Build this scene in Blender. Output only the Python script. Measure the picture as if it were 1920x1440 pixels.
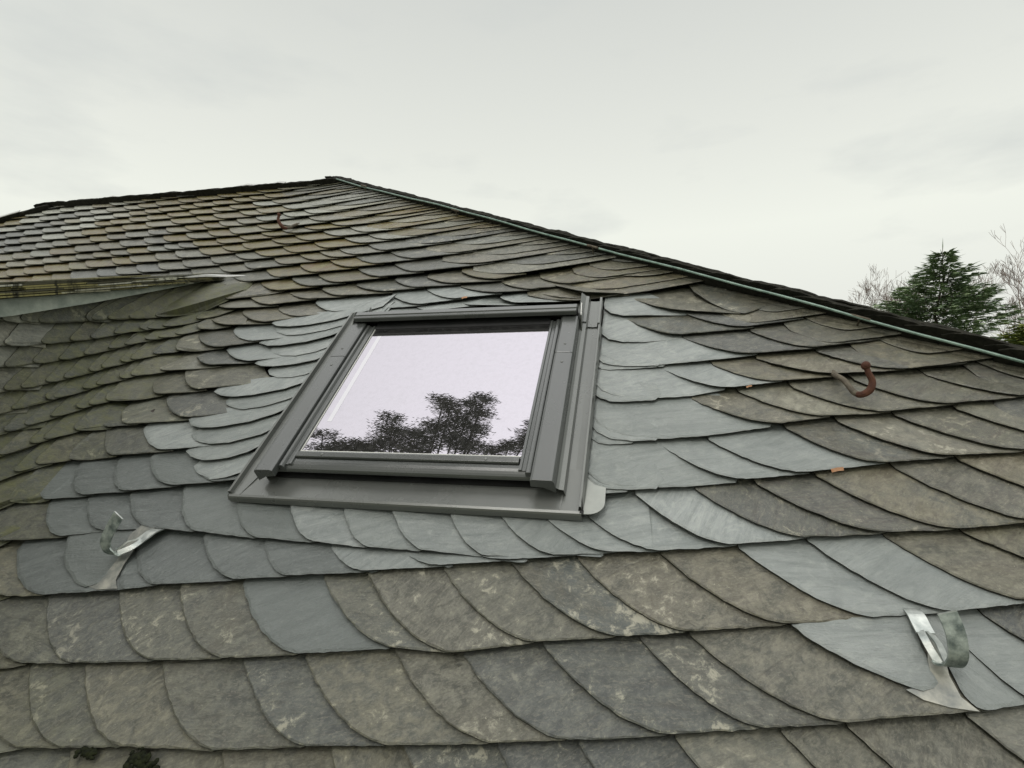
import bpy, bmesh, math, random
from mathutils import Vector, Matrix, noise
random.seed(11)
for o in list(bpy.data.objects): bpy.data.objects.remove(o)
SC = bpy.context.scene
COL = SC.collection
PI = math.pi
TH = math.radians(42)                      # pitch of the main roof
CT, ST = math.cos(TH), math.sin(TH)
Z0 = 6.5                                   # height of the roof reference point above the ground
BS = Vector((0, 0, Z0))
E_U = Vector((1, 0, 0)); E_V = Vector((0, CT, ST)); E_N = Vector((0, -ST, CT))
def W(u, v, n=0.0):                        # roof coordinates (along, up the slope, off the slope) -> world
    return BS + E_U*u + E_V*v + E_N*n

# ------------------------------------------------------------ camera
cam_d = bpy.data.cameras.new('camera'); cam = bpy.data.objects.new('camera', cam_d); COL.objects.link(cam)
cam_d.sensor_fit = 'HORIZONTAL'; cam_d.sensor_width = 36.0; cam_d.lens = 36.0*1041.0/1920.0
cam_d.clip_start = 0.02; cam_d.clip_end = 5000
r = Vector((0.97140643, 0.2374227, 0.0)); up = Vector((0.00456, -0.018858, 0.99981)); bk = r.cross(up)
M = Matrix((r, up, bk)).transposed().to_4x4(); M.translation = W(0, 0, 1.05)
cam.matrix_world = M
SC.camera = cam
# ------------------------------------------------------------ sky and sun (overcast)
SUN_EL, SUN_AZ = math.radians(52), math.radians(200)
wd = bpy.data.worlds.new("World"); SC.world = wd; wd.use_nodes = True
nt = wd.node_tree; nt.nodes.clear()
def nd(nt, t, **k):
    n = nt.nodes.new(t)
    for a, b in k.items(): setattr(n, a, b)
    return n
out = nd(nt, 'ShaderNodeOutputWorld'); bg = nd(nt, 'ShaderNodeBackground'); bg2 = nd(nt, 'ShaderNodeBackground'); add = nd(nt, 'ShaderNodeAddShader')
sky = nd(nt, 'ShaderNodeTexSky'); sky.sky_type = 'NISHITA'; sky.sun_disc = False
sky.sun_elevation = SUN_EL; sky.sun_rotation = SUN_AZ; sky.dust_density = 6; sky.air_density = 2
bg.inputs[1].default_value = 0.008
nt.links.new(sky.outputs[0], bg.inputs[0])
tc = nd(nt, 'ShaderNodeTexCoord'); sx = nd(nt, 'ShaderNodeSeparateXYZ'); nt.links.new(tc.outputs['Generated'], sx.inputs[0])
ramp = nd(nt, 'ShaderNodeValToRGB'); nt.links.new(sx.outputs[2], ramp.inputs[0])
cr = ramp.color_ramp
def lin(c): return tuple(((x/255+0.055)/1.055)**2.4 if x > 10 else x/255/12.92 for x in c)+(1,)
SKY = [(0.0, (.72, .735, .69)), (0.10, (.77, .785, .74)), (0.27, (.86, .88, .80)), (0.40, (.77, .785, .725)), (0.60, (.64, .655, .62)), (0.76, (1.5, 1.51, 1.47)), (1.0, (1.95, 1.95, 1.93))]   # overcast: brightest overhead
while len(cr.elements) < len(SKY): cr.elements.new(0.5)
for e, (p, c) in zip(cr.elements, SKY): e.position = p; e.color = c+(1,)
mp = nd(nt, 'ShaderNodeMapping'); mp.inputs['Scale'].default_value = (1, 1, 3.2); nt.links.new(tc.outputs['Generated'], mp.inputs[0])
ns = nd(nt, 'ShaderNodeTexNoise'); ns.inputs['Scale'].default_value = 3.1; ns.inputs['Detail'].default_value = 6; ns.inputs['Roughness'].default_value = 0.55
nt.links.new(mp.outputs[0], ns.inputs['Vector'])
mr = nd(nt, 'ShaderNodeMapRange'); mr.inputs[1].default_value = 0.52; mr.inputs[2].default_value = 0.72; mr.inputs[3].default_value = 0.0; mr.inputs[4].default_value = 0.55
nt.links.new(ns.outputs['Fac'], mr.inputs[0])
mx = nd(nt, 'ShaderNodeMix', data_type='RGBA'); nt.links.new(mr.outputs[0], mx.inputs['Factor']); nt.links.new(ramp.outputs[0], mx.inputs[6]); mx.inputs[7].default_value = (.60, .625, .605, 1)
nt.links.new(mx.outputs[2], bg2.inputs[0]); bg2.inputs[1].default_value = 1.0
nt.links.new(bg.outputs[0], add.inputs[0]); nt.links.new(bg2.outputs[0], add.inputs[1]); nt.links.new(add.outputs[0], out.inputs[0])
sd = bpy.data.lights.new('sun', 'SUN'); sun = bpy.data.objects.new('sun', sd); COL.objects.link(sun)
sd.energy = 1.1; sd.angle = math.radians(18); sd.color = (1.0, 0.97, 0.92)
sdir = Vector((math.sin(SUN_AZ)*math.cos(SUN_EL), math.cos(SUN_AZ)*math.cos(SUN_EL), math.sin(SUN_EL)))
sun.rotation_euler = sdir.to_track_quat('Z', 'Y').to_euler()
SC.view_settings.view_transform = 'Standard'; SC.view_settings.look = 'None'
SC.view_settings.exposure = 0.0; SC.view_settings.gamma = 1.0
SC.cycles.max_bounces = 6; SC.cycles.use_denoising = True

# ------------------------------------------------------------ helpers
def tag(o, label=None, cat=None, group=None, kind=None):
    if label: o['label'] = label
    if cat: o['category'] = cat
    if group: o['group'] = group
    if kind: o['kind'] = kind
    return o
def empty(name, loc, label, cat, group=None):
    o = bpy.data.objects.new(name, None); COL.objects.link(o); o.location = loc; o.empty_display_size = 0.1
    return tag(o, label, cat, group)
def wloc(o):
    p = Vector((0, 0, 0))
    while o: p += o.location; o = o.parent
    return p
def obj(name, verts, faces, mat, parent=None, at=None, smooth=False, attrs=None, label=None):
    """one mesh object; verts are in world coordinates"""
    base = Vector(at) if at is not None else (wloc(parent) if parent else Vector((0, 0, 0)))
    me = bpy.data.meshes.new(name)
    me.from_pydata([tuple(Vector(v)-base) for v in verts], [], faces)
    if attrs:
        for an, (typ, dat) in attrs.items():
            a = me.attributes.new(an, typ, 'POINT')
            if typ == 'FLOAT': a.data.foreach_set('value', [float(x) for x in dat])
            else: a.data.foreach_set('vector', [float(c) for x in dat for c in x])
    me.update()
    if smooth:
        me.polygons.foreach_set('use_smooth', [True]*len(me.polygons))
    if isinstance(mat, (list, tuple)):
        for m in mat: me.materials.append(m)
    else: me.materials.append(mat)
    o = bpy.data.objects.new(name, me); COL.objects.link(o)
    if parent: o.parent = parent; o.location = base - wloc(parent)
    else: o.location = base
    if label: o['label'] = label
    return o
def bevel(o, w=0.0015, seg=2):
    m = o.modifiers.new('bevel', 'BEVEL'); m.width = w; m.segments = seg; m.limit_method = 'ANGLE'; m.angle_limit = math.radians(30)
    return o
class MB:
    """collects shapes in world coordinates"""
    def __init__(s): s.v = []; s.f = []
    def add(s, vs, fs):
        b = len(s.v); s.v += [Vector(x) for x in vs]; s.f += [tuple(b+i for i in f) for f in fs]; return s
    def prism(s, poly, axis, a0, a1, fn=W):
        # axis 'u': poly of (v, n) drawn along u; axis 'v': poly of (u, n) drawn along v; axis 'n': poly of (u, v) drawn along n
        n = len(poly); vs = []
        for a in (a0, a1):
            for p, q in poly:
                vs.append(fn(a, p, q) if axis == 'u' else fn(p, a, q) if axis == 'v' else fn(p, q, a))
        fs = [tuple(range(n))[::-1], tuple(range(n, 2*n))] + [(i, (i+1) % n, (i+1) % n+n, i+n) for i in range(n)]
        return s.add(vs, fs)
    def sheet(s, line, axis, a0, a1, t=0.0016, fn=W):
        # thin folded sheet: an open profile given thickness
        L = [Vector((p, q)) for p, q in line]; nn = []
        for i in range(len(L)):
            d = (L[min(i+1, len(L)-1)]-L[max(i-1, 0)]).normalized(); nn.append(Vector((-d.y, d.x)))
        poly = [tuple(a) for a in L] + [tuple(a-b*t) for a, b in reversed(list(zip(L, nn)))]
        return s.prism(poly, axis, a0, a1, fn)
    def tube(s, pts, rad, k=8, cap=True):
        pts = [Vector(p) for p in pts]; n = len(pts)
        rad = rad if isinstance(rad, (list, tuple)) else [rad]*n
        t0 = (pts[1]-pts[0]).normalized(); a = t0.orthogonal().normalized(); vs = []
        for i, p in enumerate(pts):
            t = (pts[min(i+1, n-1)]-pts[max(i-1, 0)]).normalized()
            a = (a-t*a.dot(t)).normalized(); b = t.cross(a)
            for j in range(k):
                q = 2*PI*j/k; vs.append(p+(a*math.cos(q)+b*math.sin(q))*rad[i])
        fs = [(i*k+j, i*k+(j+1) % k, (i+1)*k+(j+1) % k, (i+1)*k+j) for i in range(n-1) for j in range(k)]
        if cap: fs += [tuple(range(k))[::-1], tuple(range((n-1)*k, n*k))]
        return s.add(vs, fs)
    def ribbon(s, pts, wdir, ws, ths, offs=None):
        # flat strip following pts, wdir = width direction (vector or list)
        n = len(pts); vs = []
        pts = [Vector(p) for p in pts]
        for i, p in enumerate(pts):
            t = (pts[min(i+1, n-1)]-pts[max(i-1, 0)]).normalized()
            w = Vector(wdir[i] if isinstance(wdir, list) else wdir); w = (w-t*w.dot(t)).normalized(); m = t.cross(w)
            hw = ws[i]/2 if isinstance(ws, list) else ws/2; th = ths/2
            for a, b in ((-1, -1), (1, -1), (1, 1), (-1, 1)): vs.append(p+w*hw*a+m*th*b)
        fs = [(i*4+j, i*4+(j+1) % 4, i*4+4+(j+1) % 4, i*4+4+j) for i in range(n-1) for j in range(4)]
        fs += [(3, 2, 1, 0), tuple((n-1)*4+j for j in range(4))]
        return s.add(vs, fs)
    def ball(s, c, rx, ry=None, rz=None, ax=None, k=10):
        ry = ry or rx; rz = rz or rx; ax = ax or (Vector((1, 0, 0)), Vector((0, 1, 0)), Vector((0, 0, 1)))
        vs = []; c = Vector(c)
        for i in range(1, k):
            for j in range(k*2):
                t, p = PI*i/k, PI*j/k
                vs.append(c+ax[0]*rx*math.sin(t)*math.cos(p)+ax[1]*ry*math.sin(t)*math.sin(p)+ax[2]*rz*math.cos(t))
        n = k*2; fs = [(i*n+j, i*n+(j+1) % n, (i+1)*n+(j+1) % n, (i+1)*n+j) for i in range(k-2) for j in range(n)]
        vs += [c+ax[2]*rz, c-ax[2]*rz]; a = len(vs)-2
        fs += [(a, (j+1) % n, j) for j in range(n)] + [(a+1, (k-2)*n+j, (k-2)*n+(j+1) % n) for j in range(n)]
        return s.add(vs, fs)
    def build(s, name, mat, parent=None, **k): return obj(name, s.v, s.f, mat, parent, **k)

# ------------------------------------------------------------ materials
class NT:
    def __init__(s, name):
        s.m = bpy.data.materials.new(name); s.m.use_nodes = True; s.t = s.m.node_tree
        s.b = s.t.nodes['Principled BSDF']; s.o = s.t.nodes['Material Output']
    def n(s, t, ins=None, **k):
        x = s.t.nodes.new(t)
        for a, b in k.items(): setattr(x, a, b)
        for a, b in (ins or {}).items():
            if hasattr(b, 'is_output'): s.t.links.new(b, x.inputs[a])
            else: x.inputs[a].default_value = b
        return x
    def l(s, a, b): s.t.links.new(a, b)
    def attr(s, nm): return s.n('ShaderNodeAttribute', attribute_name=nm)
    def noise(s, vec, sc, det=4, ro=0.55, dist=0.0): return s.n('ShaderNodeTexNoise', {'Vector': vec, 'Scale': sc, 'Detail': det, 'Roughness': ro, 'Distortion': dist}).outputs['Fac']
    def rng(s, v, a, b, c=0.0, d=1.0, smooth=False):
        x = s.n('ShaderNodeMapRange', {0: v, 1: a, 2: b, 3: c, 4: d})
        if smooth: x.interpolation_type = 'SMOOTHSTEP'
        return x.outputs[0]
    def mix(s, f, a, b, mode='MIX'):
        x = s.n('ShaderNodeMix', data_type='RGBA', blend_type=mode)
        for i, q in (('Factor', f), (6, a), (7, b)):
            if hasattr(q, 'is_output'): s.l(q, x.inputs[i])
            else: x.inputs[i].default_value = q if not isinstance(q, tuple) or len(q) == 4 else q+(1,)
        return x.outputs[2]
    def math(s, op, a, b=0.0):
        x = s.n('ShaderNodeMath', operation=op)
        for i, q in enumerate((a, b)):
            if hasattr(q, 'is_output'): s.l(q, x.inputs[i])
            else: x.inputs[i].default_value = q
        return x.outputs[0]
    def map(s, vec, scale, rot=(0, 0, 0)): return s.n('ShaderNodeMapping', {'Vector': vec, 'Scale': scale, 'Rotation': rot}).outputs[0]
    def bump(s, h, st, di=0.01, nrm=None):
        x = s.n('ShaderNodeBump', {'Height': h, 'Strength': st, 'Distance': di})
        if nrm: s.l(nrm, x.inputs['Normal'])
        return x.outputs[0]
    def set(s, col=None, ro=None, metal=None, nrm=None, spec=None):
        for k, v in (('Base Color', col), ('Roughness', ro), ('Metallic', metal), ('Normal', nrm), ('Specular IOR Level', spec)):
            if v is None: continue
            if hasattr(v, 'is_output'): s.l(v, s.b.inputs[k])
            else: s.b.inputs[k].default_value = v if not isinstance(v, tuple) or len(v) == 4 else v+(1,)
        return s.m

def mat_slate():
    a = NT('slate')
    st = a.attr('st').outputs['Vector']; age = a.attr('age').outputs['Fac']; rn = a.attr('rnd').outputs['Fac']; moss = a.attr('moss').outputs['Fac']; och = a.attr('ochre').outputs['Fac']
    rn2 = a.math('FRACT', a.math('MULTIPLY', rn, 7.31)); rn3 = a.math('FRACT', a.math('MULTIPLY', rn, 23.7)); rn4 = a.math('FRACT', a.math('MULTIPLY', rn, 61.3))
    n_streak = a.noise(a.map(st, (7, 46, 9)), 1.0, 8, 0.72, 0.8)
    n_line = a.noise(a.map(st, (22, 230, 9)), 1.0, 5, 0.7, 0.6)
    n_fine = a.noise(st, 330, 3, 0.65)
    n_big = a.noise(st, 7, 6, 0.66, 0.9)
    n_mid = a.noise(st, 38, 8, 0.74, 0.5)
    n_hf = a.noise(a.map(st, (1, 1.7, 1)), 105, 6, 0.75, 0.6)
    n_sp = a.noise(a.map(st, (1, 1, 1)), 120, 4, 0.8, 1.2)
    # new stone: green grey, silky, faint grain
    new = a.mix(a.rng(n_streak, 0.34, 0.68), (0.19, 0.212, 0.203), (0.34, 0.362, 0.345))
    new = a.mix(a.rng(n_mid, 0.50, 0.68, 0, 0.6), new, (0.43, 0.45, 0.415))
    new = a.mix(a.rng(n_line, 0.57, 0.70, 0, 0.55), new, (0.13, 0.145, 0.138)); new = a.mix(a.rng(n_big, 0.5, 0.68, 0, 0.5), new, (0.17, 0.19, 0.185))
    dark = a.mix(a.rng(n_streak, 0.34, 0.68), (0.068, 0.078, 0.074), (0.128, 0.142, 0.134))
    dark = a.mix(a.rng(n_mid, 0.55, 0.74, 0, 0.6), dark, (0.185, 0.20, 0.188))
    dark = a.mix(a.rng(n_line, 0.62, 0.70, 0, 0.45), dark, (0.23, 0.25, 0.235))
    new = a.mix(a.rng(n_hf, 0.55, 0.72, 0, 0.35), new, (0.46, 0.48, 0.44)); dark = a.mix(a.rng(n_hf, 0.53, 0.70, 0, 0.5), dark, (0.27, 0.285, 0.26))
    new = a.mix(a.rng(age, 0.2, 0.5), new, dark)
    new = a.mix(a.math('MULTIPLY', rn2, 0.5), new, (0.15, 0.168, 0.155))
    # old stone: grey brown, mottled
    o1 = a.mix(rn2, (0.042, 0.042, 0.029), (0.078, 0.082, 0.066))
    o2 = a.mix(rn3, (0.205, 0.190, 0.142), (0.152, 0.158, 0.134))
    o3 = a.mix(rn4, (0.074, 0.086, 0.080), (0.125, 0.112, 0.080))
    old = a.mix(a.rng(n_big, 0.40, 0.60), o1, o3)
    mot = a.rng(rn4, 0.0, 0.6, 0.35, 0.9); old = a.mix(a.math('MULTIPLY', a.rng(n_mid, 0.43, 0.62), mot), old, o2)
    char = a.mix(a.rng(n_mid, 0.4, 0.68), (0.055, 0.062, 0.062), (0.135, 0.142, 0.132)); old = a.mix(a.rng(rn3, 0.60, 0.82, 0, 0.8), old, char)
    old = a.mix(a.rng(n_streak, 0.47, 0.33, 0, 0.6), old, (0.045, 0.042, 0.034))
    old = a.mix(a.rng(n_line, 0.58, 0.70, 0, 0.4), old, (0.20, 0.188, 0.145))
    old = a.mix(a.rng(n_hf, 0.50, 0.70, 0, 0.6), old, (0.27, 0.255, 0.195)); old = a.mix(a.rng(n_hf, 0.46, 0.30, 0, 0.6), old, (0.055, 0.052, 0.042))
    # pale lichen crusts and specks
    lich = a.math('MULTIPLY', a.rng(a.math('ADD', n_big, a.math('MULTIPLY', n_mid, 1.3)), 1.28, 1.38), a.rng(rn, 0.3, 0.7, 0.15, 0.9))
    speck = a.math('MULTIPLY', a.rng(n_sp, 0.625, 0.68), a.rng(n_big, 0.38, 0.58, 0.15, 1.0))
    lc = a.math('MAXIMUM', lich, speck)
    old = a.mix(a.math('MULTIPLY', lc, 0.8), old, (0.43, 0.41, 0.32))
    pale = a.attr('pale').outputs['Fac']; old = a.mix(a.math('MULTIPLY', pale, a.rng(a.math('ADD', n_mid, n_streak), 0.75, 1.15, 0.35, 1.0)), old, (0.40, 0.405, 0.335))
    # ochre algae
    oc = a.math('MULTIPLY', och, a.rng(a.math('ADD', n_mid, n_big), 0.75, 1.10, 0.4, 1.0))
    old = a.mix(oc, old, a.mix(a.rng(n_streak, .4, .6), (0.115, 0.064, 0.012), (0.175, 0.155, 0.040)))
    # moss film
    mo = a.math('MULTIPLY', moss, a.rng(a.math('ADD', n_mid, n_big), 0.80, 1.12, 0.25, 1.0))
    old = a.mix(mo, old, a.mix(a.rng(n_mid, .4, .65), (0.045, 0.050, 0.020), (0.115, 0.118, 0.050)))
    col = a.mix(a.rng(age, 0.6, 0.9), new, old)
    hgt = a.math('ADD', a.math('MULTIPLY', n_streak, 1.1), a.math('MULTIPLY', n_fine, 0.25))
    hgt = a.math('ADD', hgt, a.math('MULTIPLY', n_mid, 0.9)); hgt = a.math('ADD', hgt, a.math('MULTIPLY', n_hf, 0.5)); hgt = a.math('ADD', hgt, a.math('MULTIPLY', n_line, 0.35))
    nr = a.bump(hgt, 0.85, 0.004)
    ro = a.math('ADD', a.rng(n_mid, 0.3, 0.7, 0.30, 0.46), a.math('MULTIPLY', moss, 0.25))
    return a.set(col, ro, 0.0, nr, 0.75)
def mat_metal(name, c1, c2, ro, metal=0.0, sc=14, spec=0.5, bump=0.05):
    a = NT(name); tc = a.n('ShaderNodeTexCoord').outputs['Object']
    n1 = a.noise(tc, sc, 5, 0.6); n2 = a.noise(tc, sc*14, 3, 0.6)
    col = a.mix(a.rng(n1, 0.35, 0.68), c1, c2)
    return a.set(col, a.rng(n1, 0.3, 0.7, ro-0.05, ro+0.08), metal, a.bump(n2, bump, 0.002), spec)
M_SLATE = mat_slate()
M_EDGE = mat_metal('broken_slate_edge', (0.012, 0.012, 0.009), (0.035, 0.034, 0.026), 0.85, 0.0, 60, 0.2, 0.3)
M_FRAME = mat_metal('painted_frame', (0.058, 0.063, 0.060), (0.074, 0.079, 0.074), 0.26, 0.0, 5, 0.9, 0.04)
M_FLASH = mat_metal('flashing_sheet', (0.125, 0.131, 0.122), (0.155, 0.161, 0.149), 0.27, 0.3, 4, 0.7, 0.04)
M_TAB = mat_metal('zinc_tab', (0.27, 0.285, 0.26), (0.36, 0.37, 0.34), 0.4, 0.2, 20, 0.5, 0.05)
M_BLACK = mat_metal('gasket_and_shade_black', (0.012, 0.013, 0.013), (0.02, 0.02, 0.02), 0.6)  # frame and gasket black, also put where shade falls around the sash
M_GALV = mat_metal('galvanised_steel', (0.34, 0.37, 0.35), (0.66, 0.68, 0.64), 0.36, 0.75, 40, 0.5, 0.25)
M_PATINA = mat_metal('patinated_steel', (0.13, 0.16, 0.15), (0.52, 0.57, 0.52), 0.42, 0.55, 45, 0.5, 0.25)
M_LEAD = mat_metal('lead_plate', (0.17, 0.18, 0.17), (0.42, 0.41, 0.35), 0.42, 0.5, 28, 0.5, 0.25)
M_RUST = mat_metal('rusted_iron', (0.052, 0.019, 0.012), (0.125, 0.055, 0.033), 0.75, 0.0, 60, 0.3, 0.6)
M_RUSTGREY = mat_metal('weathered_iron', (0.07, 0.058, 0.042), (0.15, 0.13, 0.095), 0.75, 0.0, 60, 0.3, 0.6)
M_COPPER = mat_metal('copper_clip', (0.42, 0.20, 0.10), (0.55, 0.33, 0.20), 0.5, 0.4, 60)
M_WIRE = mat_metal('verdigris_wire', (0.11, 0.18, 0.145), (0.27, 0.37, 0.31), 0.45, 0.1, 40)
M_VERD = mat_metal('verdigris_sheet', (0.17, 0.20, 0.17), (0.36, 0.39, 0.33), 0.5, 0.1, 14, 0.5, 0.2)
M_LEADWHITE = mat_metal('pale_lead', (0.45, 0.45, 0.43), (0.62, 0.62, 0.6), 0.5, 0.2, 20)
M_SPACER = mat_metal('pane_spacer', (0.55, 0.55, 0.50), (0.62, 0.62, 0.58), 0.35, 0.3)
M_WALL = mat_metal('rendered_wall', (0.45, 0.43, 0.38), (0.55, 0.53, 0.47), 0.85, 0, 3, 0.3, 0.3)
M_DECK = mat_metal('roof_deck', (0.02, 0.02, 0.018), (0.035, 0.033, 0.028), 0.9)
def mat_glass():
    a = NT('coated_glass'); tc = a.n('ShaderNodeTexCoord').outputs['Object']
    n1 = a.noise(tc, 2.6, 3, 0.5); nr = a.bump(n1, 0.012, 0.02)
    dirt = a.noise(tc, 60, 4, 0.7)
    g = a.n('ShaderNodeBsdfGlossy', {'Color': (0.43, 0.408, 0.448, 1), 'Roughness': 0.0, 'Normal': nr})
    d = a.n('ShaderNodeBsdfDiffuse', {'Color': (0.30, 0.30, 0.29, 1)})
    m = a.n('ShaderNodeMixShader', {0: a.rng(dirt, 0.45, 0.8, 0.05, 0.16)}); a.l(g.outputs[0], m.inputs[1]); a.l(d.outputs[0], m.inputs[2])
    a.l(m.outputs[0], a.o.inputs[0]); return a.m
M_GLASS = mat_glass()
def mat_reflection_band():
    a = NT('painted_reflection'); g = a.n('ShaderNodeBsdfGlossy', {'Color': (0.475, 0.465, 0.48, 1), 'Roughness': 0.03}); a.l(g.outputs[0], a.o.inputs[0]); return a.m  # brighter gloss standing in for the frame's doubled reflection
M_REFLBAND = mat_reflection_band()
def mat_verge():
    a = NT('verge_slates'); st = a.attr('st').outputs['Vector']; rn = a.attr('rnd').outputs['Fac']
    n1 = a.noise(a.map(st, (14, 40, 1)), 1, 5, .7); rp = a.math('FRACT', a.math('MULTIPLY', rn, 9.7))
    c = a.mix(a.rng(rn, .35, .75), (0.075, 0.072, 0.045), (0.225, 0.205, 0.085)); c = a.mix(a.rng(rp, .7, .8), c, (0.42, 0.42, 0.34)); c = a.mix(a.rng(n1, .5, .36), c, (0.03, 0.03, 0.018))
    return a.set(c, .8, 0, None, .3)
M_VERGE = mat_verge()

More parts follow.
